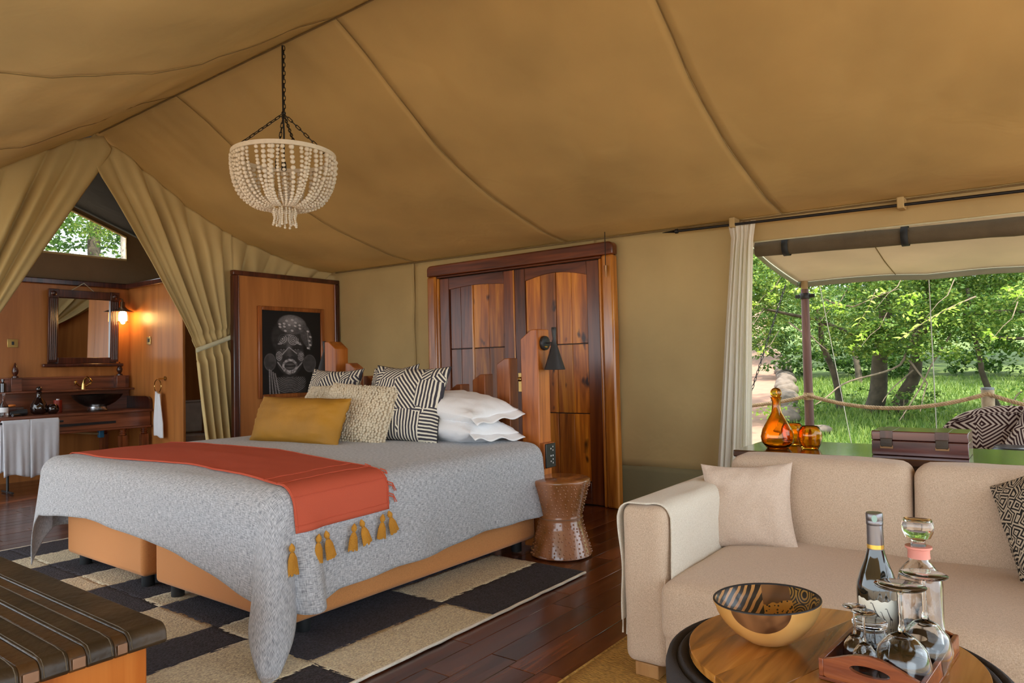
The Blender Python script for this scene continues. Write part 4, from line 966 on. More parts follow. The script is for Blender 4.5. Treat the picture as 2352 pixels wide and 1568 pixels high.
# ================================================================== cushions
def cushion_mesh(w_, h_, t_, n=28, pinch=.06, wr=.006, seed=0, flat=1.0):
    """closed pillow in x (width) z (height), thickness along y"""
    mb = MB(); idx = {}
    def P(u, v, s):
        a = 1 - abs(u) ** 2.6; b = 1 - abs(v) ** 2.6
        th_ = t_ / 2 * (max(0, a) ** .55) * (max(0, b) ** .55) * flat
        x = w_ / 2 * u * (1 - pinch * (1 - v * v) * abs(u) ** 3); z = h_ / 2 * v * (1 - pinch * (1 - u * u) * abs(v) ** 3)
        k = fbm(u * 2.3 + seed, v * 2.3, s * 3 + seed) * wr + wr * .8 * fbm(u * 6 + seed, v * 6, s)
        k += wr * .9 * (abs(u) ** 3 + abs(v) ** 3) * fbm(u * 13 + seed, v * 13, s * 2)
        return (x, s * (th_ + k * min(1, th_ / .02)), z)
    vs = []; fs = []
    for s in (1, -1):
        o = len(vs)
        for j in range(n + 1):
            for i in range(n + 1):
                u = sin((i / n - .5) * pi); v = sin((j / n - .5) * pi)
                vs.append(P(u, v, s))
        for j in range(n):
            for i in range(n):
                f = (o + j * (n + 1) + i, o + j * (n + 1) + i + 1, o + (j + 1) * (n + 1) + i + 1, o + (j + 1) * (n + 1) + i)
                fs.append(f if s < 0 else f[::-1])
    mb.add(vs, fs, [(p[0] + .5, p[2] + .5) for p in vs])
    return mb, P
def pillow(name, label, cat, w_, h_, t_, loc, rot, mat, group=None, part='cover', seed=0, pinch=.06, wr=.006, n=28, piping=None):
    t = thing(name, label, cat, (0, 0, 0), group)
    mb, P = cushion_mesh(w_, h_, t_, n, pinch, wr, seed)
    o = mb.build(part, mat, t, smooth=True, ang=180)
    bm = bmesh.new(); bm.from_mesh(o.data); bmesh.ops.remove_doubles(bm, verts=bm.verts[:], dist=.0008); bmesh.ops.recalc_face_normals(bm, faces=bm.faces[:]); bm.to_mesh(o.data); bm.free()
    if piping:
        pts = []
        for k in range(60):
            a = k / 60 * 4; s = int(a); f = a - s; q = -1 + 2 * f
            u, v = ((q, -1), (1, q), (-q, 1), (-1, -q))[s]; p = P(u, v, 0); pts.append((p[0], 0, p[2]))
        MB().tube(pts, .0035, 6, closed=True).build('piping', piping, t, smooth=True)
    t.location = loc; t.rotation_euler = rot
    return t, P
# white sleeping pillows, lying flat, heads against the headboard
def sleeping(label, loc, rot, seed):
    t = thing('bed_pillow', label, 'pillow', (0, 0, 0), 'white pillows at the headboard')
    mb, P = cushion_mesh(.70, .46, .20, 30, .03, .012, seed); X = Matrix.Rotation(pi / 2, 4, 'X')
    mb.v = [tuple(X @ Vector(p)) for p in mb.v]
    o = mb.build('cotton_cover', 'white', t, smooth=True, ang=180)
    fl_ = MB()
    def flg(u, v):
        y = lerp(-.225, .225, u); a = lerp(.325, .405, v)
        return (a - .02 * (1 - (2 * u - 1) ** 2), y * (1 + .05 * v), -.010 - .03 * v + .012 * sin(u * 14) * v + .012 * (1 - v))
    fl_.grid(flg, 20, 6).build('flange', 'white', t, smooth=True, ang=180, solid=.006)
    t.location = loc; t.rotation_euler = rot; return t
sleeping('lower white pillow of the stack at the right of the headboard', (-3.265, 3.70, .828), (radians(-4), radians(3), radians(-6)), 3)
sleeping('upper white pillow of the stack at the right of the headboard', (-3.27, 3.705, .972), (radians(4), radians(6), radians(-4)), 8)

lean = lambda d, z=0, y=0: (radians(-d), radians(y), radians(z))
pillow('striped_cushion', 'navy and cream striped cushion at the right, before the white pillows', 'cushion', .60, .56, .20, (-3.54, 3.46, 1.0), (radians(-20), radians(2), radians(14)), 'stripe', 'striped cushions on the bed', seed=2, pinch=.10, piping='black')
pillow('striped_cushion', 'navy and cream striped cushion at the left, mostly behind the woolly cushions', 'cushion', .56, .54, .20, (-4.58, 3.64, 1.00), (radians(-18), radians(1), radians(6)), 'stripe', 'striped cushions on the bed', seed=5, pinch=.10, piping='black')
pillow('striped_cushion', 'navy and cream striped cushion in the middle, only its corner showing', 'cushion', .52, .52, .18, (-3.93, 3.68, 1.015), (radians(-16), radians(-3), radians(-4)), 'stripe', 'striped cushions on the bed', seed=9, pinch=.10, piping='black')
def bobbly(label, w_, h_, loc, rot, seed):
    t, P = pillow('bobble_cushion', label, 'cushion', w_, h_, .17, loc, rot, 'bobback', 'bobbly wool cushions', part='backing', seed=seed, pinch=.05)
    mb = MB(); n = 27; rr = random.Random(seed)
    for s in (-1,):
        for j in range(n):
            for i in range(n):
                u = -1 + 2 * (i + .5 + .25 * (j % 2) + rr.uniform(-.18, .18)) / n; v = -1 + 2 * (j + .5 + rr.uniform(-.18, .18)) / n
                if abs(u) > 1 or abs(v) > 1: continue
                p = P(u, v, s); r = .0118 * rr.uniform(.85, 1.15)
                mb.ball((p[0], p[1] - .003, p[2]), r, 7, 5, (1, .85, 1))
    for k in range(4 * 26):
        a = k / 26; s = int(a); q = -1 + 2 * (a - s); u, v = ((q, -1), (1, q), (-q, 1), (-1, -q))[s]; p = P(u, v, 0); mb.ball(p, .012, 7, 5)
    o = mb.build('wool_bobbles', 'bobble', None, smooth=True, stuff=True); o.parent = t
    return t
bobbly('cream bobbly wool cushion in front, resting on the striped cushion', .60, .44, (-3.83, 3.27, .935), (radians(-27), radians(3), radians(10)), 4)
bobbly('cream bobbly wool cushion behind the mustard one, left of the other', .56, .42, (-4.40, 3.42, .93), (radians(-24), radians(-2), radians(-6)), 6)
pillow('velvet_cushion', 'oblong mustard velvet cushion at the front of the bed cushions', 'cushion', .95, .34, .20, (-4.17, 3.03, .902), (radians(-22), radians(.5), radians(2)), 'velvet', seed=1, pinch=.05, wr=.012)

# ================================================================== ceramic stool
st = thing('ceramic_stool', 'copper brown glazed hourglass stool with raised dots beside the bed', 'stool', (-2.60, 3.935, 0))
def rst(z): return interp(z, [0, .012, .10, .19, .245, .25, .255, .30, .40, .488, .50], [.196, .203, .178, .152, .143, .148, .143, .150, .176, .203, .200])
MB().lathe([(.19, 0)] + [(rst(z), z) for z in [i * .01 for i in range(1, 50)]] + [(.200, .497), (.192, .502), (0, .503)], tuple(st.location), 48).build('body', 'glaze', st, smooth=True)
mb = MB(); rr = random.Random(2)
for z0 in [.025 + k * .0235 for k in range(20)]:
    if .225 < z0 < .275: continue
    n = int(2 * pi * rst(z0) / .034)
    for k in range(n):
        a = 2 * pi * (k + rr.uniform(-.25, .25) + (int(z0 * 100) % 2) * .5) / n; z = z0 + rr.uniform(-.006, .006); r = rst(z) + .0008
        mb.ball((st.location.x + r * cos(a), st.location.y + r * sin(a), z), .0062, 6, 4)
mb.build('raised_dots', 'glaze', st, smooth=True, stuff=True)
MB().tube([(st.location.x + .146 * cos(k * pi / 24), st.location.y + .146 * sin(k * pi / 24), .250) for k in range(48)], .004, 6, closed=True).build('waist_ring', 'strapend', st, smooth=True)

# ================================================================== rugs
rg = thing('checked_rug', 'woven jute rug in charcoal and natural checks under the bed', 'rug', (-4.0, 2.4, 0))
xr = lambda y, x: x - .0
def block(x0, x1, y0, y1, mat, name):
    s0, s1 = 0, 0
    nx, ny = max(2, int((x1 - x0) / .03)), max(2, int((y1 - y0) / .03))
    def fn(u, v):
        x = lerp(x0, x1, u); y = lerp(y0, y1, v)
        x += (.006 * fbm(y * 14, x0 * 9) if 0 < u < 1 or True else 0); y += .006 * fbm(x * 14, y0 * 5)
        x += (u - .5) * -.010 if x1 < x0 else (u - .5) * .010; y += (v - .5) * .010
        return (x, y, .012 + .0025 * fbm(x * 22, y * 22))
    mb = MB().grid(fn, nx, ny)
    return mb.build(name, mat, rg, smooth=True, ang=180, solid=.006)
rows = [((1.10, 1.885), [-2.24, -2.50, -2.99, -3.29, -3.80, -4.43, -4.80, -5.26, -5.60, -5.97], 0),
        ((1.885, 2.755), [-2.24, -2.55, -2.99, -3.25, -3.80, -4.00, -4.43, -4.80, -5.27, -5.60, -5.97], 1),
        ((2.755, 3.63), [-2.24, -2.59, -2.95, -3.30, -3.80, -4.1, -4.45, -4.80, -5.27, -5.60, -5.97], 0)]
for (y0, y1), xs, ph in rows:
    for k, (a, b) in enumerate(zip(xs[:-1], xs[1:])):
        d = (k + ph) % 2 == 0
        block(b, a, y0, y1, 'rug_d' if d else 'rug_l', 'charcoal_block' if d else 'natural_block')
MB().tube([(-2.232 + .006 * fbm(k * .5, 2), 1.1 + k * .0506, .012 + .003 * fbm(k, 0)) for k in range(51)], .008, 8).build('edge_binding', 'rug_e', rg, smooth=True)
MB().tube([(-5.978, 1.1 + k * .0506, .012) for k in range(51)], .008, 8).build('edge_binding', 'rug_e', rg, smooth=True)
jr = thing('jute_rug', 'golden jute rug under the sofa and coffee table', 'rug', (-.3, 2.0, 0))
MB().grid(lambda u, v: (lerp(-1.555, 1.3, u), lerp(.8, 3.3, v), .008 + .001 * sin(u * 900)), 60, 60).build('woven_field', 'jute', jr, smooth=True, ang=180, solid=.006)
MB().tube([(-1.562, .8 + k * .1, .008) for k in range(26)], .007, 6).build('edge_binding', 'jute', jr, smooth=True)

# ================================================================== leather-topped chest
ck = thing('leather_chest', 'low wooden chest with a strapped dark leather top at the left foreground', 'chest', (-2.9, .76, 0))
TX = -2.125
BX('carcase', 'trunk', ck, -3.75, TX - .045, .46, 1.035, .0, .455, .006)
seg = [(.44, .692), (.740, .808), (.852, .924), (.962, 1.072)]
def pad(y0, y1, z1, name, mat, xe=TX, drop=.046):
    R_ = .035; P = [(-3.78, .452), (-3.78, z1)]
    for k in range(7): a = pi / 2 * (1 - k / 6); P.append((xe - R_ + R_ * cos(a), z1 - R_ + R_ * sin(a)))
    P += [(xe + .003, z1 - drop - .002), (xe - .006, .448)]
    return MB().prism([(p[0], y0, p[1]) for p in P], (0, 0, 0), (0, y1 - y0, 0)).build(name, mat, ck, smooth=True, bev=.0035, seg=2, ang=40)
for k, (a, b) in enumerate(seg): pad(a, b, .505 + .0008 * (k % 2), 'leather_panel', 'leather')
for a, b in ((.692, .740), (.808, .852), (.924, .962)):
    s_ = pad(a, b, .5025, 'leather_strap', 'strap', TX - .001)
    MB().prism([(TX + .0035, a + .006, .458), (TX + .0035, b - .006, .458), (TX + .0035, b - .006, .486), (TX + .0035, a + .006, .486)], (0, 0, 0), (.003, 0, 0)).build('strap_end', 'strapend', ck, bev=.002)
for y in (.684, .747, .800, .860, .916, .970):
    P = [(-3.7 + k * .03, y, .5085 if (y < .69 or .74 < y < .81 or .85 < y < .93 or y > .96) else .5) for k in range(51)] + [(TX - .02, y, .503), (TX - .005, y, .49), (TX + .004, y, .462)]
    MB().tube(P, .0016, 4).build('stitching', 'stitch', ck)

# ================================================================== SOFA
sf = thing('sofa', 'long beige linen sofa in front of the dark console table', 'sofa', (-.45, 3.0, 0))
def softbox(name, mat, x0, x1, y0, y1, z0, z1, r=.05, par=sf, bul=(0, 0, 0), n=14, wr=.004, seed=0):
    """superellipsoid-like upholstered block with bulged faces"""
    bm = bmesh.new(); bmesh.ops.create_cube(bm, size=2.0)
    bmesh.ops.subdivide_edges(bm, edges=bm.edges[:], cuts=n, use_grid_fill=True)
    hx, hy, hz_ = (x1 - x0) / 2, (y1 - y0) / 2, (z1 - z0) / 2; c = Vector(((x0 + x1) / 2, (y0 + y1) / 2, (z0 + z1) / 2))
    for v in bm.verts:
        p = v.co.copy(); e = [p.x * hx, p.y * hy, p.z * hz_]
        # remap grid towards edges
        q = Vector([math.copysign(h_ * sin(min(1, abs(a)) * pi / 2) if True else 0, a) for a, h_ in zip(p, (hx, hy, hz_))])
        inn = Vector([max(-(h_ - r), min(h_ - r, a)) for a, h_ in zip(q, (hx, hy, hz_))])
        d = q - inn
        if d.length > 1e-6:
            # project onto rounded surface
            d = d.normalized() * r; 
        s = inn + d
        u, v_, w_ = s.x / hx, s.y / hy, s.z / hz_
        s.x += math.copysign(bul[0], u) * (1 - v_ * v_) * (1 - w_ * w_) * (abs(u) > .8); s.y += math.copysign(bul[1], v_) * (1 - u * u) * (1 - w_ * w_) * (abs(v_) > .8)
        s.z += bul[2] * (1 - u ** 4) * (1 - v_ ** 4) * (w_ > .5)
        g = s + c; k = wr * noise.noise(g * 5 + Vector((seed, 0, 0)))
        v.co = g + (d.normalized() if d.length > 0 else Vector((0, 0, 0))) * k
    mb = MB(); bm.verts.index_update(); mb.add([v.co.copy() for v in bm.verts], [tuple(v.index for v in f.verts) for f in bm.faces]); bm.free()
    return mb.build(name, mat, par, smooth=True, ang=180)
softbox('arm', 'sofa', -1.385, -1.195, 2.522, 3.66, .065, .688, .045, n=16)
softbox('arm', 'sofa', .33, .52, 2.522, 3.66, .065, .688, .045, n=16)
softbox('seat_base', 'sofa', -1.20, .335, 2.50, 3.66, .065, .25, .03)
softbox('seat_cushion', 'sofa', -1.197, -.434, 2.455, 3.45, .20, .425, .05, bul=(0, .012, .022), n=18, seed=2)
softbox('seat_cushion', 'sofa', -.4335, .332, 2.455, 3.45, .20, .425, .05, bul=(0, .012, .022), n=18, seed=3)
softbox('back_frame', 'sofa', -1.38, .515, 3.50, 3.665, .065, .655, .04)
bcs = []
for x0, x1, sd in ((-1.225, -.462, 4), (-.455, .335, 7)):
    o = softbox('back_cushion', 'sofa', x0, x1, 3.27, 3.475, .40, .800, .055, bul=(0, .02, .008), n=18, seed=sd)
    for v in o.data.vertices: v.co.y += (v.co.z - .40) * .16 - .02
for x, y in ((-1.30, 2.60), (.43, 2.60), (-1.30, 3.58), (.43, 3.58)): BX('foot', 'legw', sf, x - .05, x + .05, y - .045, y + .045, .012, .066, .004)
MB().tube([(-1.194, 2.518, .42 - k * .02) for k in range(17)], .003, 5).build('corner_piping', 'sofa', sf, smooth=True)

at = thing('arm_throw', 'cream woven throw draped over the left arm of the sofa', 'throw', (-1.29, 3.0, .69))
def armt(u, v):
    # u across: outer side -> top -> inner side ; v along the arm
    y = lerp(2.535 + .02 * (u > .6) , 3.42, v); xo, xi, zt, r = -1.392, -1.188, .695, .05
    Lo = .42 if True else 0; Lt = (xi - xo) - 2 * r; Li = lerp(.27, .235, v); q = r * pi / 2
    tot = Lo + q + Lt + q + Li; s = u * tot
    if s < Lo: x, z = xo - .004 * sin(s * 20 + v * 5), zt - r - (Lo - s)
    elif s < Lo + q: a = (s - Lo) / r; x, z = xo + r - r * cos(a), zt - r + r * sin(a)
    elif s < Lo + q + Lt: x, z = xo + r + (s - Lo - q), zt + .003 * sin(v * 12)
    elif s < Lo + 2 * q + Lt: a = (s - Lo - q - Lt) / r; x, z = xi - r + r * sin(a), zt - r + r * cos(a)
    else: k = s - Lo - 2 * q - Lt; x, z = xi + .006 * sin(v * 9 + 1) * k / .2 + .004, zt - r - k
    y += .010 * sin(u * 11) * (1 - v)
    return (x, y, z)
MB().grid(armt, 60, 50).build('woven_cloth', 'armc', at, smooth=True, ang=180, solid=.005)
mbf = MB()
for k in range(26):
    y = 2.55 + k * .034; mbf.tube([(-1.396, y, .23), (-1.40 + .004 * random.random(), y + .004, .20), (-1.398, y, .17 - .02 * random.random())], [.003, .0022, .0035], 5)
mbf.build('fringe', 'armc', at, stuff=True)

pillow('sofa_cushion', 'pale beige square cushion in the left corner of the sofa', 'cushion', .40, .385, .15, (-1.085, 3.16, .60), (radians(-18), radians(-3), radians(14)), 'sofap', seed=11, pinch=.11, wr=.010)
pillow('patterned_cushion', 'black and tan woven patterned cushion at the right end of the sofa', 'cushion', .48, .46, .17, (.055, 3.08, .66), (radians(-20), radians(-27), radians(-26)), 'tribal', seed=12, pinch=.06)

# ================================================================== console table and what stands on it
cs = thing('console_table', 'dark glossy wooden console table behind the sofa, before the opening', 'console table', (-.3, 3.95, 0))
BX('tabletop', 'console', cs, -1.335, .85, 3.685, 4.26, .745, .780, .006)
BX('apron', 'console', cs, -1.27, .79, 3.73, 3.75, .66, .744, .002); BX('apron', 'console', cs, -1.27, .79, 4.19, 4.21, .66, .744, .002)
for x in (-1.27, .74):
    for y in (3.72, 4.17): BX('leg', 'console', cs, x, x + .05, y, y + .05, 0, .744, .004)
dc = thing('amber_decanter', 'amber glass decanter with a ball stopper on the console table', 'decanter', (-1.155, 3.86, .781))
c_ = tuple(dc.location)
MB().lathe([(0, .0), (.055, .0), (.080, .03), (.084, .06), (.075, .10), (.050, .145), (.028, .185), (.022, .22), (.022, .25), (.030, .27), (.027, .27), (.018, .25), (.018, .22), (.024, .185), (.046, .145), (.070, .10), (.079, .06), (.074, .03), (.05, .006), (0, .005)], c_, 36).build('body', 'amber', dc, smooth=True)
MB().ball((c_[0], c_[1], c_[2] + .292), .029, 20, 12).build('stopper', 'amber', dc, smooth=True)
for nm, xy, lab, s_ in (('amber_tumbler', (-1.005, 3.92), 'rounded amber glass tumbler at the right of the amber decanter', 1), ('amber_tumbler', (-1.13, 4.06), 'amber glass tumbler half hidden behind the amber decanter', .97)):
    t = thing(nm, lab, 'tumbler', (*xy, .781), 'amber tumblers')
    MB().lathe([(0, 0), (.042, 0), (.052, .02), (.061, .06), (.060, .085), (.045, .112), (.040, .116), (.040, .112), (.055, .085), (.056, .06), (.047, .02), (.036, .006), (0, .005)], tuple(t.location), 32).build('glass_body', 'amber', t, smooth=True)
wb_ = thing('writing_box', 'old reddish wooden box with two dark clasps on the console table', 'box', (-.485, 3.92, .781))
BX('box_body', 'boxw', wb_, -.690, -.292, 3.80, 4.03, .781, .850, .003); BX('lid', 'boxw', wb_, -.690, -.292, 3.80, 4.03, .852, .896, .004)
for x in (-.625, -.395):
    BX('lid_band', 'mahog', wb_, x - .027, x + .027, 3.797, 4.03, .8545, .898, .001)
    cl = BX('clasp', 'leather', wb_, x - .025, x + .025, 3.789, 3.797, .822, .862, .002)
    BX('clasp_plate', 'bronze', cl, x - .028, x + .028, 3.795, 3.80, .812, .828, .001)
    for dx in (-.018, .018): MB().ball((x + dx, 3.794, .823), .0035, 6, 4).build('rivet', 'brass', cl)

# ================================================================== coffee table
CX, CY = -.500, 2.062
ct = thing('coffee_table', 'round coffee table with a wooden disc on a charcoal felt drum', 'coffee table', (CX, CY, 0))
MB().lathe([(.395, -.26), (.425, -.24), (.433, .20), (.436, .40), (.430, .420), (.418, .426), (.410, .422), (.405, .415), (.399, .424), (.392, .430), (.383, .428), (.375, .42), (0, .42)], (CX, CY, 0), 72).build('felt_drum', 'felt', ct, smooth=True, ang=60)
for k, (a, b) in enumerate(((-.37, -.235), (-.235, -.095), (-.095, .04), (.04, .185), (.185, .37))):
    R_ = .369; P = []
    t0, t1 = math.acos(max(-1, min(1, a / R_))), math.acos(max(-1, min(1, b / R_)))
    for i in range(25): t_ = lerp(t0, t1, i / 24); P.append((CX + R_ * cos(t_), CY - R_ * sin(t_), .43))
    for i in range(25): t_ = lerp(t1, t0, i / 24); P.append((CX + R_ * cos(t_), CY + R_ * sin(t_), .43))
    P = [p for i, p in enumerate(P) if (Vector(p) - Vector(P[i - 1])).length > 1e-4]
    P2 = []
    for p in P:
        q = (p[0] - CX, p[1] - CY); an = radians(-18); P2.append((CX + q[0] * cos(an) - q[1] * sin(an), CY + q[0] * sin(an) + q[1] * cos(an), .43))
    if (Vector(P2[0]) - Vector(P2[-1])).length < 1e-4: P2 = P2[:-1]
    MB().prism(P2, (0, 0, 0), (0, 0, .0225 - .0004 * (k % 2))).build('disc_board', 'ctop', ct, bev=.0012, seg=1)

# ---- carved wooden bowl
def bowl_mat():
    m, N, L, B = nt('painted bowl wood')
    v = coords(N, L); s = N.new('ShaderNodeSeparateXYZ'); L.new(v, s.inputs[0])
    x, y, z = s.outputs
    def mixc(f, a, b):
        mx = N.new('ShaderNodeMix'); mx.data_type = 'RGBA'; L.new(f, mx.inputs[0])
        for k, q in ((6, a), (7, b)):
            if isinstance(q, tuple): mx.inputs[k].default_value = (*q, 1)
            else: L.new(q, mx.inputs[k])
        return mx.outputs[2]
    nz = N.new('ShaderNodeTexNoise'); nz.inputs['Scale'].default_value = 11; L.new(v, nz.inputs[0])
    ex_ = math_(N, L, 'ADD', x, .17); ez_ = math_(N, L, 'SUBTRACT', z, .155)
    d = math_(N, L, 'SQRT', math_(N, L, 'ADD', math_(N, L, 'MULTIPLY', ex_, ex_), math_(N, L, 'MULTIPLY', math_(N, L, 'MULTIPLY', ez_, ez_), 1.6)))
    d = math_(N, L, 'ADD', d, math_(N, L, 'MULTIPLY', nz.outputs[0], .030))
    zeb = math_(N, L, 'GREATER_THAN', math_(N, L, 'SINE', math_(N, L, 'MULTIPLY', d, 290)), 0.25)
    zebra = mixc(zeb, (.012, .010, .010), (.50, .25, .08))
    vo = N.new('ShaderNodeTexVoronoi'); vo.inputs['Scale'].default_value = 105; L.new(v, vo.inputs['Vector'])
    spots = mixc(math_(N, L, 'GREATER_THAN', vo.outputs['Distance'], .33), (.012, .01, .01), (.48, .24, .04))
    v2 = N.new('ShaderNodeTexVoronoi'); v2.inputs['Scale'].default_value = 17; L.new(v, v2.inputs['Vector'])
    scal = mixc(math_(N, L, 'GREATER_THAN', math_(N, L, 'SINE', math_(N, L, 'MULTIPLY', v2.outputs['Distance'], 48)), 0), (.012, .01, .01), (.34, .19, .04))
    wv = N.new('ShaderNodeTexNoise'); wv.inputs['Scale'].default_value = 5; wv.inputs['Distortion'].default_value = 2; L.new(v, wv.inputs[0])
    rw = ramp(N, [(.35, (.07, .028, .012)), (.6, (.22, .10, .04))]); L.new(wv.outputs[0], rw.inputs[0])
    q = math_(N, L, 'ADD', x, math_(N, L, 'MULTIPLY', nz.outputs[0], .03))
    spotarea = math_(N, L, 'LESS_THAN', math_(N, L, 'ADD', z, math_(N, L, 'MULTIPLY', nz.outputs[0], .12)), .150)
    right = mixc(spotarea, rw.outputs[0], spots); right = mixc(math_(N, L, 'GREATER_THAN', q, .098), right, scal)
    ins = mixc(math_(N, L, 'GREATER_THAN', x, .003), zebra, right)
    # outside: pale sapwood with a round dark heartwood patch
    n5 = N.new('ShaderNodeTexNoise'); n5.inputs['Scale'].default_value = 7; L.new(v, n5.inputs[0])
    pale = ramp(N, [(.3, (.52, .24, .05)), (.7, (.68, .40, .14))]); L.new(n5.outputs[0], pale.inputs[0])
    dx = math_(N, L, 'POWER', math_(N, L, 'ADD', x, .03), 2.0); 
    dx = math_(N, L, 'MULTIPLY', math_(N, L, 'ADD', x, .03), math_(N, L, 'ADD', x, .03)); dz = math_(N, L, 'MULTIPLY', math_(N, L, 'ADD', z, -.125), math_(N, L, 'ADD', z, -.125))
    rr_ = math_(N, L, 'ADD', dx, math_(N, L, 'MULTIPLY', dz, 1.5)); rr_ = math_(N, L, 'ADD', rr_, math_(N, L, 'MULTIPLY', nz.outputs[0], .001))
    patch = math_(N, L, 'MULTIPLY', math_(N, L, 'LESS_THAN', rr_, .0062), math_(N, L, 'LESS_THAN', y, 0.0))
    outc = mixc(patch, pale.outputs[0], rw.outputs[0])
    at_ = N.new('ShaderNodeAttribute'); at_.attribute_name = 'inside'
    L.new(mixc(math_(N, L, 'GREATER_THAN', at_.outputs['Fac'], .5), outc, ins), B.inputs['Base Color'])
    B.inputs['Roughness'].default_value = 0.32; B.inputs['Coat Weight'].default_value = .25
    return m
M['bowl'] = bowl_mat()
bo = thing('carved_bowl', 'round wooden bowl painted inside with zebra stripes and spots on the coffee table', 'bowl', (-.652, 2.045, .4535))
prof_o = [(0, 0), (.04, 0), (.062, .008), (.095, .032), (.122, .062), (.138, .090), (.147, .118)]
prof_i = [(.144, .121), (.140, .118), (.131, .090), (.114, .063), (.088, .036), (.055, .016), (0, .010)]
mbo = MB().lathe(prof_o + prof_i, (0, 0, 0), 64)
o = mbo.build('painted_bowl', 'bowl', None, smooth=True, ang=60); o.parent = bo
at_ = o.data.attributes.new('inside', 'FLOAT', 'FACE')
at_.data.foreach_set('value', [1.0 if (sum(o.data.vertices[i].index // 64 for i in p.vertices) / len(p.vertices)) > 6.6 else 0.0 for p in o.data.polygons])
bo.rotation_euler = (radians(-1), radians(-3), radians(25))
rm = MB().tube([(.1435 * cos(k * pi / 32), .1435 * sin(k * pi / 32), .1205) for k in range(64)], .0030, 6, closed=True).build('painted_rim', 'black', None, smooth=True); rm.parent = bo

# ---- serving tray with its load (turned slightly on the table)
ty = thing('serving_tray', 'small reddish wooden serving tray with arched handles on the coffee table', 'tray', (-.347, 2.055, .4535))
def tp_(o_name, mat, mb, **k):
    o_ = mb.build(o_name, mat, None, **k); o_.parent = ty; return o_
TW, TL = .118, .190
tp_('tray_base', 'tray', MB().box(-TW, TW, -TL, TL, 0, .008), bev=.001)
for s_ in (-1, 1): tp_('tray_side', 'tray', MB().box(s_ * TW - .006 * (1 + s_), s_ * TW + .006 * (1 - s_), -TL, TL, .0085, .052), bev=.002)
for s_ in (-1, 1):
    mb = MB(); n = 24; ys = (s_ * TL - (.012 if s_ > 0 else 0), s_ * TL + (.012 if s_ < 0 else 0))
    top = []
    for k in range(n + 1):
        x = lerp(-TW + .0005 + .012, TW - .0125, k / n); top.append((x, .052 + .030 * sin(pi * k / n) ** 1.3))
    NA = 120
    hole = [(.045 * cos(a * 2 * pi / NA), .046 + .012 * sin(a * 2 * pi / NA)) for a in range(NA)]
    # ring of quads between outline and handle slot
    out = []
    for a in range(NA):
        an = a * 2 * pi / NA; dx, dz = cos(an), sin(an)
        tmax = 1.0
        for q in range(1, 240):
            t_ = q * .001; xx, zz = dx * t_, .046 + dz * t_
            zt = .052 + .030 * max(0, sin(pi * (xx + TW - .0125) / (2 * TW - .025))) ** 1.3 if abs(xx) < TW - .0125 else .052
            if abs(xx) > TW - .0125 or zz < .0085 or zz > zt: tmax = t_; break
        out.append((dx * tmax, .046 + dz * tmax))
    vsx = []
    for Y_ in ys:
        vsx += [(p[0], Y_, p[1]) for p in out] + [(p[0], Y_, p[1]) for p in hole]
    fs = []
    for a in range(NA):
        b = (a + 1) % NA
        fs.append((a, b, NA + b, NA + a)); fs.append((2 * NA + a, 3 * NA + a, 3 * NA + b, 2 * NA + b)); fs.append((a, 2 * NA + a, 2 * NA + b, b)); fs.append((NA + a, NA + b, 3 * NA + b, 3 * NA + a))
    mb.add(vsx, fs)
    tp_('handle_end', 'tray', mb, smooth=True, ang=35, label='arched end with a slot handle')
ty.rotation_euler = (0, 0, radians(-5))
TB = .4620
bt = thing('wine_bottle', 'dark red wine bottle with a cream giraffe label on the tray', 'bottle', (-.395, 2.172, TB))
c_ = tuple(bt.location)
MB().lathe([(0, 0), (.048, 0), (.0525, .006), (.0525, .150), (.0505, .168), (.041, .198), (.028, .232), (.0205, .262), (.0195, .325), (.0, .325)], c_, 48).build('glass_body', 'bottle', bt, smooth=True)
MB().lathe([(.0213, .256), (.0205, .330)], c_, 28, close=False).build('foil_sleeve', 'cap', bt, smooth=True)
MB().lathe([(.0209, .326), (.0217, .328), (.0217, .336), (.0209, .338), (.0217, .340), (.0217, .356), (.020, .359), (0, .3595)], c_, 28).build('screw_cap', 'cap', bt, smooth=True)
MB().lathe([(.0216, .262), (.0213, .273)], c_, 28, close=False).build('gold_band', 'gold', bt, smooth=True)
vd = atan2(-c_[1], -c_[0])      # direction towards the camera: the label faces that way
def lab(u, v, r=.0530, w_=1.55, z0=.040, z1=.132):
    a = vd + (u - .5) * 2 * w_ / 2 * 1.4; zz = lerp(z0, z1 + .002 * sin(u * 17) + .0015 * sin(u * 41), v); return (c_[0] + r * cos(a), c_[1] + r * sin(a), c_[2] + zz)
MB().grid(lab, 40, 2).build('paper_label', 'label', bt, smooth=True)
def on_label(x, z, r=.0534): a = vd + x * 1.3 / .0534; z = .075 + (z - .07) * 1.15; return (c_[0] + r * cos(a), c_[1] + r * sin(a), c_[2] + z)
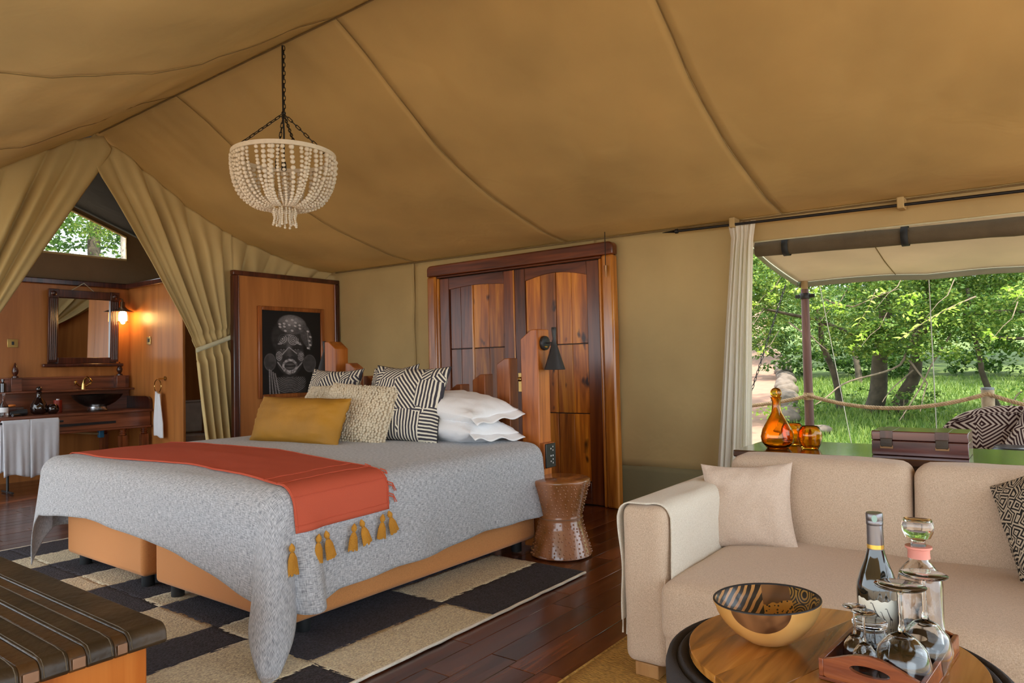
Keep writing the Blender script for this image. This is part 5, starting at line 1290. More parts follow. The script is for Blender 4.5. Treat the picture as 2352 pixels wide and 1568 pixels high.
for gx, gz, sc_, fl_ in ((-.024, .076, .75, 1), (-.009, .078, .95, 1), (.007, .072, .62, 1), (.018, .073, .8, 1)):
    mb = MB()
    def seg_(pts, wd):
        vs = []
        for i, p in enumerate(pts):
            a = Vector(pts[max(0, i - 1)]); b = Vector(pts[min(len(pts) - 1, i + 1)]); t_ = (b - a).normalized(); nn = Vector((-t_.y, t_.x)) * wd[i] / 2
            for q in (1, -1): vs.append(on_label(gx + fl_ * sc_ * (p[0] + q * nn.x), gz + sc_ * (p[1] + q * nn.y)))
        mb.add(vs, [(2 * k, 2 * k + 1, 2 * k + 3, 2 * k + 2) for k in range(len(pts) - 1)])
    seg_([(-.006, .036), (-.0035, .0375), (-.001, .036), (.002, .026), (.006, .014), (.010, .006), (.013, .003)], [.0008, .0022, .0016, .0018, .0026, .005, .004])
    seg_([(.007, .010), (.0065, -.004), (.0068, -.012)], [.0014, .001, .0008]); seg_([(.012, .006), (.0128, -.004), (.0124, -.012)], [.0014, .001, .0008])
    mb.build('printed_giraffe', 'ink', bt)
for q in (((.0235, .056), (.0235, .049), .001), ((.021, .0558), (.026, .0558), .001), ((.0295, .056), (.0295, .049), .001)):
    (x0, z0), (x1, z1), wd = q; dx, dz = x1 - x0, z1 - z0; l_ = hypot(dx, dz); nx, nz_ = -dz / l_ * wd / 2, dx / l_ * wd / 2
    MB().add([on_label(x0 + nx, z0 + nz_), on_label(x0 - nx, z0 - nz_), on_label(x1 - nx, z1 - nz_), on_label(x1 + nx, z1 + nz_)], [(0, 1, 2, 3)]).build('printed_letter_stroke', 'ink', bt)
mb = MB(); P = []
for k in range(16): a = k * pi / 8; xx = .0055 * cos(a); P.append((c_[0] + .0226 * cos(vd) - 1.3 * xx * sin(vd), c_[1] + .0226 * sin(vd) + 1.3 * xx * cos(vd), c_[2] + .346 + .010 * sin(a)))
mb.add(P, [tuple(range(16))]).build('round_seal_sticker', 'teal', bt)

de = thing('clear_decanter', 'square clear glass decanter with a cut stopper and rose collar on the tray', 'decanter', (-.292, 2.183, TB))
c_ = tuple(de.location)
def sq(r, z, n=32, p=4.5, rot=.12):
    out = []
    for k in range(n):
        a = 2 * pi * k / n; ca, sa = cos(a), sin(a); q = r / ((abs(ca) ** p + abs(sa) ** p) ** (1 / p)) if p < 20 else r
        out.append((c_[0] + q * cos(a + rot), c_[1] + q * sin(a + rot), c_[2] + z))
    return out
def loft(rings, mb=None):
    mb = mb or MB(); n = len(rings[0]); vs = [p for r in rings for p in r]
    fs = [(j * n + k, j * n + (k + 1) % n, (j + 1) * n + (k + 1) % n, (j + 1) * n + k) for j in range(len(rings) - 1) for k in range(n)]
    fs += [tuple(range(n))[::-1], tuple((len(rings) - 1) * n + k for k in range(n))]
    return mb.add(vs, fs)
R1 = [sq(.050, 0), sq(.0535, .004), sq(.0535, .185), sq(.049, .208, p=3.2), sq(.034, .228, p=2.4), sq(.024, .240, p=2), sq(.024, .262, p=2)]
R2 = [sq(.020, .262, p=2), sq(.020, .240, p=2), sq(.031, .226, p=2.4), sq(.046, .206, p=3.2), sq(.050, .185), sq(.050, .020), sq(.03, .018, p=3)]
loft(R1 + R2).build('glass_body', 'clear', de, smooth=True, ang=60)
MB().lathe([(.0245, .247), (.0275, .248), (.0265, .262), (.0275, .272), (.0325, .274), (.0325, .279), (.0205, .280)], c_, 28).build('collar', 'pink', de, smooth=True)
MB().lathe([(0, .258), (.018, .259), (.019, .283), (.0155, .290), (.018, .296), (0, .297)], c_, 20).build('stopper_plug', 'clear', de, smooth=True)
loft([sq(.014, .297, p=3), sq(.030, .304, p=4), sq(.037, .322, p=5), sq(.0385, .338, p=5), sq(.034, .348, p=5), sq(.026, .344, p=5)]).build('cut_stopper', 'clear', de, smooth=True, ang=35)

def place_glass(label, loc, R, H, grp):
    """upside-down stemmed glass: R bowl radius, H height"""
    t = thing('wine_glass' if H > .2 else 'liqueur_glass', label, 'glass', (0, 0, 0), grp)
    q = R / .042; f = H / .1845
    MB().lathe([(.0335 * q, 0), (.0405 * q, .025 * f), (.0420 * q, .040 * f), (.036 * q, .068 * f), (.020 * q, .088 * f), (.007 * q, .096 * f), (0, .097 * f), (0, .093 * f), (.018 * q, .0855 * f), (.0345 * q, .066 * f), (.0405 * q, .040 * f), (.039 * q, .025 * f), (.0322 * q, 0)], (0, 0, 0), 40, close=False).build('bowl', 'clear', t, smooth=True, ang=180)
    MB().lathe([(0, .0975 * f), (.0065 * q, .098 * f), (.0036 * q, .112 * f), (.0032 * q, .165 * f), (.006 * q, .178 * f), (0, .1805 * f)], (0, 0, 0), 18).build('stem', 'clear', t, smooth=True, ang=180)
    MB().lathe([(0, .1808 * f), (.008 * q, .1810 * f), (.030 * q, .1822 * f), (.0385 * q, .1830 * f), (.0388 * q, .1836 * f), (.0385 * q, .1842 * f), (0, .1846 * f)], (0, 0, 0), 40).build('foot', 'clear', t, smooth=True, ang=180)
    t.location = loc; return t
g1 = place_glass('large upturned wine glass nearest the tray handle', (-.302, 1.938, TB), .062, .236, 'upturned wine glasses')
g2 = place_glass('large upturned wine glass before the clear decanter', (-.268, 2.066, TB), .060, .236, 'upturned wine glasses')
g3 = place_glass('small upturned liqueur glass nearest the tray handle', (-.385, 1.935, TB), .031, .158, 'upturned liqueur glasses')
g4 = place_glass('small upturned liqueur glass against the left side of the tray', (-.418, 1.990, TB), .030, .150, 'upturned liqueur glasses')
jr_ = thing('clip_jar', 'glass clip-top jar of ground coffee on the tray, before the bottle', 'jar', (-.397, 2.068, TB))
c_ = tuple(jr_.location)
MB().lathe([(0, 0), (.040, 0), (.044, .005), (.044, .060), (.038, .070), (.038, .078), (.035, .078), (.035, .070), (.041, .058), (.041, .006), (0, .004)], c_, 32).build('jar_glass', 'clear', jr_, smooth=True, ang=60)
MB().lathe([(0, .0045), (.0405, .0065), (.0405, .040), (.03, .044), (0, .042)], c_, 24).build('ground_coffee', 'coffee', jr_, smooth=True)
MB().lathe([(0, .080), (.040, .080), (.043, .084), (.043, .092), (.036, .097), (.02, .094), (0, .095)], c_, 32).build('glass_lid', 'clear', jr_, smooth=True, ang=60)
MB().tube([(c_[0] + .0395 * cos(k * pi / 12), c_[1] + .0395 * sin(k * pi / 12), c_[2] + .075) for k in range(24)], .0014, 5, closed=True).build('neck_wire', 'chrome', jr_, smooth=True)
mb = MB(); a0 = vd + .5
for da in (-.3, .3):
    mb.tube([(c_[0] + .041 * cos(a0 + da), c_[1] + .041 * sin(a0 + da), c_[2] + .075), (c_[0] + .049 * cos(a0 + da), c_[1] + .049 * sin(a0 + da), c_[2] + .088), (c_[0] + .047 * cos(a0 + da * .8), c_[1] + .047 * sin(a0 + da * .8), c_[2] + .05)], .0014, 5)
mb.tube([(c_[0] + .047 * cos(a0 + t), c_[1] + .047 * sin(a0 + t), c_[2] + .05) for t in (-.24, 0, .24)], .0014, 5)
mb.build('wire_clip', 'chrome', jr_, smooth=True)
# the table group is modelled on a .45 m table; then scaled about the camera, ending higher, nearer and smaller
KT = .82
for t, loc in ((ct, (-.410, 1.6908, .225)), (bo, (-.5346, 1.6769, .5969)), (ty, (-.2845, 1.6851, .5969)), (bt, (-.3239, 1.7810, .6038)), (de, (-.2394, 1.7901, .6038)),
               (g1, (-.2476, 1.5892, .6038)), (g2, (-.2198, 1.6941, .6038)), (g3, (-.3157, 1.5867, .6038)), (g4, (-.3428, 1.6318, .6038)), (jr_, (-.3255, 1.6958, .6038))):
    t.location = loc; t.scale = (KT, KT, KT)

# ================================================================== bead chandelier
CHX, CHY = -4.04, 2.85
ch = thing('bead_chandelier', 'white wooden bead chandelier hanging on a black chain from the ridge', 'chandelier', (CHX, CHY, 2.7))
ZR_, RR_ = 2.690, .335
MB().lathe([(RR_ - .006, ZR_ - .014), (RR_ + .006, ZR_ - .014), (RR_ + .006, ZR_ + .014), (RR_ - .006, ZR_ + .014), (RR_ - .006, ZR_ - .014)], (CHX, CHY, 0), 72, close=False).build('hoop', 'beads', ch, smooth=True, ang=40)
MB().tube([(CHX + .085 * cos(k * pi / 12), CHY + .085 * sin(k * pi / 12), 2.345) for k in range(24)], .006, 6, closed=True).build('lower_ring', 'beads', ch, smooth=True)
def link_chain(p, q, name, n, lw=.011, wr=.0030):
    p, q = Vector(p), Vector(q); d = (q - p); L_ = d.length / n; t = d.normalized(); u = t.orthogonal().normalized(); mb = MB()
    for k in range(n):
        c0 = p + d * ((k + .5) / n); a = u if k % 2 else t.cross(u); hl = L_ * .62
        pts = [c0 + t * (hl - lw) * (1 if cos(b * pi / 5) >= 0 else -1) * (1 if abs(cos(b * pi / 5)) > .01 else 1) + t * lw * cos(b * pi / 5) + a * lw * .72 * sin(b * pi / 5) for b in range(10)]
        mb.tube(pts, wr, 5, closed=True)
    return mb.build(name, 'iron', ch, smooth=True, stuff=True)
rr = random.Random(11); NS = 54
for k in range(NS):
    a = 2 * pi * k / NS + rr.uniform(-.03, .03); big = (.0165 if k % 5 in (0, 2) else .0135 if k % 5 in (1, 4) else .0115)
    # curve: down from the hoop, swinging in to the lower ring
    P0 = (RR_, ZR_ - .02); P1 = (RR_ * 1.03, 2.45 + rr.uniform(-.012, .012)); P2 = (RR_ * .72, 2.318 + rr.uniform(-.012, .012)); P3 = (.085, 2.345)
    pts = []
    for j in range(81):
        t_ = j / 80; b = ((1 - t_) ** 3, 3 * t_ * (1 - t_) ** 2, 3 * t_ * t_ * (1 - t_), t_ ** 3)
        pts.append((sum(c * p[0] for c, p in zip(b, (P0, P1, P2, P3))), sum(c * p[1] for c, p in zip(b, (P0, P1, P2, P3)))))
    mb = MB(); acc = 0; nxt = 0
    for j in range(1, 81):
        acc += hypot(pts[j][0] - pts[j - 1][0], pts[j][1] - pts[j - 1][1])
        if acc >= nxt:
            f = j / 80; r = big * lerp(1.05, .62, f ** .8) * rr.uniform(.92, 1.08); a2 = a + .05 * sin(f * 3 + k)
            mb.ball((CHX + pts[j][0] * cos(a2), CHY + pts[j][0] * sin(a2), pts[j][1]), r, 8, 6, (1, 1, .92)); nxt = acc + 1.75 * r
    mb.build('bead_strand', 'beads', ch, smooth=True, stuff=True)
for k in range(15):
    a = 2 * pi * k / 15; mb = MB(); r0 = .075 if k % 2 else .05; z = 2.335; ln = rr.uniform(.10, .125); j = 0
    while z > 2.335 - ln:
        r = .0072 if z > 2.335 - ln + .012 else .009; mb.ball((CHX + (r0 + .004 * sin(j)) * cos(a), CHY + (r0 + .004 * sin(j)) * sin(a), z), r, 7, 5); z -= r * 1.75; j += 1
    mb.build('bead_tassel', 'beads', ch, smooth=True, stuff=True)
for k in range(4):
    a = pi / 4 + k * pi / 2 + .35; link_chain((CHX, CHY, 2.985), (CHX + (RR_ - .01) * cos(a), CHY + (RR_ - .01) * sin(a), ZR_ + .012), 'hoop_chain', 12)
link_chain((CHX + .008, CHY, 2.99), (CHX + .008, CHY, 3.445), 'hanging_chain', 16)
MB().tube([(CHX - .006, CHY, 3.455), (CHX - .008, CHY, 3.2), (CHX - .005, CHY, 2.98), (CHX + .002, CHY, 2.85), (CHX - .004, CHY, 2.66)], .006, 8).build('flex_cord', 'black', ch, smooth=True)
MB().lathe([(0, 2.655), (.014, 2.655), (.017, 2.63), (.017, 2.60), (.010, 2.595), (0, 2.595)], (CHX - .004, CHY, 0), 12).build('lamp_holder', 'black', ch, smooth=True)
MB().ball((CHX, CHY, 2.988), .016, 8, 6).build('chain_knot', 'iron', ch, smooth=True)

# ================================================================== outside: deck, awning, rope rail, chair
deck = thing('floor_deck', None, None, (0, 0, 0), kind='structure')
k = 0; y = 5.51
while y < 7.3: BX('deck_board', 'deckw', deck, -3.2, 2.35, y, y + .115, -.05, -.005, 0); y += .12
fr = thing('ceiling_light_blocker', None, None, (0, 0, 0), kind='structure')  # added unseen canopy out front, cuts the sky light on the bed foot
MB().grid(lambda u, v: (lerp(XL, XE, u), lerp(.19, -3.0, v), lerp(2.44, 2.15, v) - .04 * sin(pi * v)), 20, 10).build('light_blocker_panel', 'canvas', fr, smooth=True, ang=180, solid=.004)
aw = thing('awning', 'beige canvas awning with a grey-green valance outside the opening', 'awning', (-.2, 6.3, 2.0))
def awn(u, v):
    x = lerp(-1.90, 2.6, u); y = lerp(5.56, 7.22, v); z = lerp(2.30, 2.005, v) - .05 * sin(pi * v) * .6 - (.035 if True else 0) * v * abs(sin((x + 1.88) * pi / 1.08)) * -1 * .6 - .022 * v * (x + 1.9)
    if u < .02: z -= .05 * (1 - v) 
    return (x, y, z + .006 * fbm(x * 3, y * 2))
MB().grid(awn, 70, 24).build('canopy', 'awning', aw, smooth=True, ang=180, solid=.003)
MB().grid(lambda u, v: (awn(u, 1)[0], 7.224 - .008 * v, awn(u, 1)[2] + .004 - .059 * v), 70, 2).build('valance_strip', 'valance', aw, smooth=True, ang=180, solid=.003)
MB().grid(lambda u, v: (-1.905, awn(0, u)[1], awn(0.001, u)[2] + .004 - .054 * v), 24, 2).build('side_valance', 'valance', aw, smooth=True, ang=180, solid=.003)
MB().tube([awn(.187, v / 20) for v in range(21)], .005, 5).build('awning_seam', 'seam', aw, smooth=True)
ap = thing('awning_post', 'reddish wooden pole with a steel sleeve holding up the awning', 'post', (-1.85, 7.2, 0))
MB().lathe([(.044, -.4), (.042, .9), (.036, 1.93)], (-1.845, 7.2, 0), 20).build('pole', 'post', ap, smooth=True)
MB().lathe([(.032, 1.93), (.032, 2.10)], (-1.845, 7.2, 0), 16).build('bare_top', 'postw', ap, smooth=True)
MB().lathe([(.029, 2.10), (.027, 2.36)], (-1.845, 7.2, 0), 16).build('steel_sleeve', 'galv', ap, smooth=True)
MB().lathe([(.046, 1.835), (.048, 1.84), (.048, 1.885), (.046, 1.89)], (-1.845, 7.2, 0), 20).build('clamp', 'iron', ap, smooth=True)
BX('clamp_ear', 'iron', ap, -1.935, -1.885, 7.19, 7.21, 1.845, 1.88, .002); BX('clamp_ear', 'iron', ap, -1.805, -1.755, 7.19, 7.21, 1.845, 1.88, .002)
MB().lathe([(.048, .855), (.048, .925)], (-1.845, 7.2, 0), 20).build('rope_collar', 'postw', ap, smooth=True)
rp = thing('rail_post', 'short weathered post carrying the rope rail behind the deck chair', 'post', (-.40, 7.2, 0))
MB().lathe([(.048, -.4), (.048, .955)], (-.40, 7.2, 0), 16).build('post_shaft', 'railw', rp, smooth=True)
MB().lathe([(.050, .955), (.050, .975)], (-.40, 7.2, 0), 16).build('post_cap', 'galv', rp, smooth=True)
rp2 = thing('rail_post', 'short weathered post carrying the far right end of the rope rail', 'post', (1.1, 7.2, 0))
MB().lathe([(.048, -.4), (.048, .955)], (1.1, 7.2, 0), 16).build('post_shaft', 'railw', rp2, smooth=True)
def rope(p, q, sag, label):
    p, q = Vector(p), Vector(q); n = 150; t = thing('rope_rail', label, 'rope', ((p + q) / 2)[:], 'rope rails along the deck')
    cen = [p.lerp(q, k / n) - Vector((0, 0, sag * 4 * (k / n) * (1 - k / n))) for k in range(n + 1)]
    for st_ in range(3):
        P = []
        for k, c in enumerate(cen):
            tt = (cen[min(n, k + 1)] - cen[max(0, k - 1)]).normalized(); u = Vector((0, 0, 1)); u = (u - tt * u.dot(tt)).normalized(); w_ = tt.cross(u)
            a = k * (q - p).length / n * 95 + st_ * 2 * pi / 3; P.append(c + (u * cos(a) + w_ * sin(a)) * .009)
        MB().tube(P, .0105, 6).build('rope_strand', 'rope', t, smooth=True)
    return t
rope((-1.845, 7.155, .905), (-.40, 7.15, .925), .125, 'sisal rope sagging between the awning post and the rail post')
rope((-2.85, 7.155, .78), (-1.845, 7.155, .895), .04, 'sisal rope running left from the awning post behind the amber decanter')
rope((-.40, 7.15, .925), (1.1, 7.15, .925), .16, 'sisal rope running right from the rail post over the deck chair')
def line(p, q, r, name, label, mat='cord'):
    t = thing(name, label, 'cord', (Vector(p).lerp(Vector(q), .5))[:]); MB().tube([p, Vector(p).lerp(Vector(q), .5) - Vector((0, 0, .01)), q], r, 5).build('line', mat, t); return t
line((-1.72, 7.25, 1.97), (-1.52, 7.9, -.3), .0035, 'guy_rope', 'thin guy rope running down beside the awning post')
line((-.80, 7.24, 1.93), (-.79, 7.3, -.3), .0045, 'guy_rope', 'thin guy rope hanging straight from the middle of the awning')
ac = thing('awning_chain', 'dark chain slanting down left of the awning post', 'chain', (-2.2, 7.2, 1.4))
ch_keep = ch; ch = ac
link_chain((-2.03, 7.22, 1.99), (-2.50, 7.15, .60), 'chain_links', 38, .012, .0035)
ch = ch_keep

dk = thing('deck_chair', 'round-backed armchair in dark maze-patterned fabric out on the deck', 'armchair', (-.2, 6.45, 0))
def back(u, v, off=0):
    a = lerp(pi * .98, pi * .02, u); R_ = .47
    x = -.215 + (R_ + off) * cos(a); y = 6.42 - (R_ + off) * sin(a) * .75
    top = .30 + .575 * (sin(pi * lerp(.07, .93, u)) ** .55); z = lerp(.28, top, v)
    return (x, y - .10 * (v - .5), z)
mb = MB(); mb.grid(lambda u, v: back(u, v), 48, 20); mb.grid(lambda u, v: back(u, v, -.07), 48, 20)
mb.grid(lambda u, v: tuple(Vector(back(u, 1)).lerp(Vector(back(u, 1, -.07)), v) + Vector((0, 0, .018 * sin(pi * v)))), 48, 4)
mb.build('wrap_back', 'maze', dk, smooth=True, ang=180)
MB().tube([(lambda p: (p[0], p[1] - .002, p[2] - .03))(back(k / 48, 1)) for k in range(49)], .006, 6).build('back_piping', 'maze', dk, smooth=True)
softbox('seat', 'maze', -.52, .10, 6.15, 6.70, .26, .44, .05, par=dk)
for x, y in ((-.50, 6.18), (.08, 6.18), (-.50, 6.66), (.08, 6.66)): BX('leg', 'mahog', dk, x - .02, x + .02, y - .02, y + .02, -.004, .27, .003)
dk2 = pillow('scatter_cushion', 'maze-patterned cushion leaning on the deck chair at the right edge', 'cushion', .42, .40, .14, (-.02, 6.02, .66), (radians(15), radians(25), radians(20)), 'maze', seed=21)[0]
dt = thing('round_deck_stool', 'small black and grey drum stool beside the deck chair', 'stool', (-.20, 5.86, 0))
MB().lathe([(.12, 0), (.13, .02), (.13, .60), (.115, .62), (0, .62)], (-.19, 5.88, 0), 28).build('drum', 'black', dt, smooth=True)
MB().lathe([(.112, .621), (.112, .63), (0, .632)], (-.19, 5.88, 0), 28).build('seat_pad', 'galv', dt, smooth=True)

# ================================================================== landscape and trees
def gz(y): q = max(0, y - 8); return -.4 + .05 * q + .0016 * q * q
land = thing('ground', None, None, (0, 0, 0), kind='structure')
def ter(u, v):
    y = lerp(7.36, 62, v ** 1.5); x = lerp(-40, 24, u); return (x, y, gz(y) + .06 * fbm(x * .35, y * .35) * min(1, (y - 7) / 4))
MB().grid(ter, 90, 70).build('grass_ground', 'grass', land, smooth=True, ang=180)
MB().box(-60, -10.0, -30, 7.35, -.6, -.42).box(-10.0, 20, -30, -.6, -.6, -.42).box(2.6, 20, -.6, 7.35, -.6, -.42).build('bounce_terrace', 'bounce_terrace', land)  # unseen ground around the tent, made tan to bounce warm light inside
pe = [(7.4, -2.75), (10, -3.1), (13, -3.78), (15.7, -4.6), (19.4, -5.62), (23.6, -6.95), (29, -8.35), (34, -10.2), (42, -12.5), (55, -16)]
def pxr(y): return interp(y, [p[0] for p in pe], [p[1] for p in pe])
def pth(u, v):
    y = lerp(7.4, 55, v ** 1.3); xr_ = pxr(y) + .12 * fbm(y * .9, 1); x = xr_ - u * (3.4 + .12 * y)
    return (x, y, gz(y) + .06 * fbm(x * .35, y * .35) * min(1, (y - 7) / 4) + .045)
MB().grid(pth, 14, 80).build('earth_path', 'path', land, smooth=True, ang=180)
rr = random.Random(9)
y = 14.6; k = 0
while y < 27:
    r = rr.uniform(.20, .27); x = pxr(y) + .10 + rr.uniform(-.05, .08)
    t = thing('path_stone', 'path edging stone, ' + (['nearest', 'second', 'third', 'fourth', 'fifth', 'sixth', 'seventh', 'eighth', 'ninth', 'tenth'] + ['eleventh', 'twelfth', 'thirteenth', 'fourteenth', 'fifteenth', 'sixteenth', 'seventeenth', 'eighteenth', 'nineteenth', 'twentieth'] + ['farthest'] * 9)[k] + ' from the deck along the red path', 'stone', (x, y, gz(y)), 'stones edging the path')
    mb = MB(); mb.ball((x, y, gz(y) + r * .45), r, 12, 8, (1.15, 1.3, .75)); mb.v = [tuple(Vector(p) + .045 * noise.noise_vector(Vector(p) * 4)) for p in mb.v]
    mb.build('boulder', 'stone', t, smooth=True, ang=180); y += r * 3.2; k += 1
for (x, y, r) in ((-3.55, 12.6, .30), (-3.3, 13.4, .2)):
    t = thing('flat_stone', 'broad flat stone at the path end behind the amber decanter' if r > .25 else 'small flat stone near the foot of the awning post', 'stone', (x, y, gz(y)))
    mb = MB(); mb.ball((x, y, gz(y) + .06), r, 12, 8, (1.3, 1.1, .45)); mb.v = [tuple(Vector(p) + .04 * noise.noise_vector(Vector(p) * 3)) for p in mb.v]; mb.build('boulder', 'stone', t, smooth=True, ang=180)

def leaves(name, mat, parent, blobs, per, size, seed, droop=.25, stuff=True, asp=.62):
    """blobs: (cx, cy, cz, rx, ry, rz); every leaf is a folded four-point blade"""
    rg_ = np.random.RandomState(seed); V = []; F = []; off = np.array(parent.matrix_basis.translation) if parent else np.zeros(3)
    P = []
    for b in blobs:
        n = int(per * b[3] * b[5] / .5)
        sub = rg_.normal(size=(max(4, n // 28), 3)); sub /= np.linalg.norm(sub, axis=1)[:, None]; sub *= rg_.uniform(.45, 1.0, (len(sub), 1)) ** .6
        c = sub[rg_.randint(0, len(sub), n)] + rg_.normal(size=(n, 3)) * .13
        P.append(c * np.array(b[3:6]) + np.array(b[:3]))
    P = np.concatenate(P); n = len(P)
    d = rg_.normal(size=(n, 3)); d[:, 2] = d[:, 2] * .5 - droop; d /= np.linalg.norm(d, axis=1)[:, None]
    up = rg_.normal(size=(n, 3)) * .6 + np.array([0, 0, 1.0]); s = np.cross(d, up); s /= np.linalg.norm(s, axis=1)[:, None]
    L_ = size * rg_.uniform(.6, 1.3, (n, 1)); W_ = L_ * asp * .5; nn = np.cross(s, d)
    v = np.stack([P, P + d * L_ * .45 + s * W_ + nn * W_ * .2, P + d * L_, P + d * L_ * .45 - s * W_ + nn * W_ * .2], 1).reshape(-1, 3) - off
    me = bpy.data.meshes.new(name); me.vertices.add(4 * n); me.vertices.foreach_set('co', v.astype(np.float32).ravel())
    me.loops.add(4 * n); me.loops.foreach_set('vertex_index', np.arange(4 * n, dtype=np.int32)); me.polygons.add(n)
    me.polygons.foreach_set('loop_start', np.arange(0, 4 * n, 4, dtype=np.int32)); me.polygons.foreach_set('loop_total', np.full(n, 4, dtype=np.int32))
    me.update(); me.validate(); me.materials.append(M[mat]); o = bpy.data.objects.new(name, me); COL.objects.link(o)
    if parent: o.parent = parent
    if stuff: o['kind'] = 'stuff'
    return o
def branch(parent, name, mat, pts, r0, r1, wob=.06, seed=0):
    P = []; n = 22
    for k in range(n + 1):
        t = k / n; m = len(pts) - 1; i = min(m - 1, int(t * m)); f = t * m - i
        p = Vector(pts[i]).lerp(Vector(pts[i + 1]), f); P.append(p + wob * noise.noise_vector(p * 1.1 + Vector((seed, 0, 0))))
    return MB().tube(P, [lerp(r0, r1, (k / n) ** .8) for k in range(n + 1)], 9).build(name, mat, parent, smooth=True, ang=180)
def tree(label, x, y, blobs, per, size, trunks, limbs, mat='leaf', seed=0, name='leafy_tree', bark='bark', group=None):
    t = thing(name, label, 'tree', (x, y, gz(y) if y > 7.4 else -.42), group)
    for k, (pts, r0, r1) in enumerate(trunks): branch(t, 'trunk', bark, pts, r0, r1, .12, seed + k)
    for k, (pts, r0, r1) in enumerate(limbs): branch(t, 'branch', bark if r0 > .03 else 'twig', pts, r0, r1, .15, seed + 20 + k)
    leaves('foliage', mat, t, blobs, per, size, seed)
    return t
R_ = random.Random(5)
def crown(cx_, cy_, z0, z1, rx, ry, n, sd, r=(.45, .8)):
    q = random.Random(sd); out = []
    for _ in range(n):
        a = q.uniform(0, 2 * pi); f = sqrt(q.uniform(.05, 1)); rz_ = q.uniform(*r)
        out.append((cx_ + rx * f * cos(a), cy_ + ry * f * sin(a), q.uniform(z0, z1), rz_ * 1.25, rz_ * 1.1, rz_ * .62))
    return out
# the big low tree in the middle
tree('spreading leafy tree with dark twin trunks in the middle of the garden view', -2.75, 16.2,
     crown(-3.0, 15.2, 1.75, 4.6, 3.0, 2.0, 46, 1) + crown(-3.1, 14.0, 1.25, 1.9, 1.9, 1.2, 9, 31, (.28, .45)), 1900, .068,
     [([(-2.95, 16.3, .05), (-2.75, 16.2, .9), (-2.55, 16.1, 1.7), (-2.6, 16, 3.4)], .20, .10), ([(-2.6, 16.3, .05), (-2.15, 16.2, .8), (-1.95, 16.0, 1.6), (-1.6, 15.6, 3.2)], .16, .07), ([(-3.6, 16.5, .1), (-3.7, 16.4, 1.0), (-3.9, 16.2, 2.4)], .09, .05)],
     [([(-2.6, 16.1, 1.5), (-3.6, 15.2, 2.1), (-4.9, 14.6, 2.3)], .07, .02), ([(-2.0, 16.0, 1.7), (-1.0, 15.0, 2.0), (.3, 14.4, 1.9)], .06, .02), ([(-1.75, 15.6, 1.9), (-2.1, 14.2, 1.1), (-2.9, 13.2, .7), (-3.2, 12.8, .5)], .028, .008),
      ([(-1.9, 14.3, 1.2), (-1.6, 13.9, .75), (-1.75, 13.6, .35)], .02, .006), ([(-1.9, 14.4, 1.0), (-2.3, 13.8, .45)], .016, .006), ([(-1.3, 14.4, 1.6), (-1.7, 13.8, .7), (-1.95, 13.5, .2)], .018, .006), ([(-3.2, 13.6, 2.4), (-2.6, 13.2, 2.15), (-1.9, 13, 2.3)], .018, .006), ([(-3.9, 13.9, 2.0), (-3.3, 13.4, 1.75), (-2.9, 13.2, 1.4)], .016, .006)], seed=1)
tree('shrubby tree with bright leaves at the right of the garden view', -.3, 15.5,
     crown(.1, 14.8, 1.05, 4.2, 2.1, 1.7, 34, 2) + crown(.9, 13.2, .3, 1.6, .8, .7, 8, 12), 1900, .064,
     [([(-.2, 15.6, 0), (.1, 15.4, 1.2), (.5, 15.2, 3)], .11, .05), ([(-.5, 15.6, 0), (-.9, 15.3, 1.0), (-1.1, 15, 2.4)], .07, .03)],
     [([(.2, 15.3, 1.0), (-.35, 14.3, .6), (-.6, 13.8, .15)], .022, .008), ([(.3, 15.0, 1.1), (.0, 14.0, .9), (-.5, 13.6, .2)], .018, .006), ([(.8, 15.2, 1.6), (.2, 14.4, 1.5), (-.7, 14.0, 1.65)], .05, .02)], seed=2)
tree('pale green tree overhanging the path at the left of the garden view', -6.3, 17.5,
     crown(-6.0, 15.6, 2.25, 5.2, 2.2, 1.9, 36, 3) + crown(-5.6, 14.2, 1.5, 2.5, 1.0, .8, 9, 13, (.3, .45)), 1800, .066,
     [([(-7.4, 17.6, .1), (-7.2, 17.5, 1.5), (-6.6, 17, 3.5)], .14, .08)], [([(-6.9, 17.2, 2.4), (-5.8, 15.5, 2.5), (-4.9, 14.2, 2.2)], .05, .012)], seed=3)
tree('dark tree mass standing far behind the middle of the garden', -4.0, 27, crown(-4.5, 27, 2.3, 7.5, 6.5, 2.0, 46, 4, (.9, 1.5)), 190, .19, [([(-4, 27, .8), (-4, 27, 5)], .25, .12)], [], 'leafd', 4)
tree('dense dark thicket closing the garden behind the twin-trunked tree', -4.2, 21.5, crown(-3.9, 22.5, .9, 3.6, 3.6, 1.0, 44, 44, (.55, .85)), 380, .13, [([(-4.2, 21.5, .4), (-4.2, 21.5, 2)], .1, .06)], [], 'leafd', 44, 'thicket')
tree('dense green thicket behind the shrubby tree at the right', 2.5, 21, crown(2.2, 21.5, .8, 3.4, 3.9, 1.2, 42, 45, (.6, .9)), 360, .13, [([(2.5, 21, .4), (2.5, 21, 2)], .1, .06)], [], 'leaf', 45, 'thicket')
tree('tall tree far behind the right of the garden', 4.0, 26, crown(3.4, 26, 2.2, 7.5, 6.0, 2.0, 46, 5, (.9, 1.5)), 190, .19, [([(3, 26, .8), (3, 26, 5)], .25, .12)], [], 'leafd', 5)
tree('tree beside the far bend of the red path', -13.5, 30, crown(-13.5, 31, 3.2, 9, 6.5, 2.0, 40, 6, (1.0, 1.6)), 160, .2, [([(-16, 30, 1.4), (-16, 30, 6)], .25, .12)], [], 'leaf', 6)
tree('broad tree off to the right of the garden view', 7.5, 15, crown(7.0, 15, .6, 5, 3.0, 2, 30, 7), 200, .12, [([(7, 15, 0), (7, 15, 3)], .18, .1)], [], 'leaf', 7)
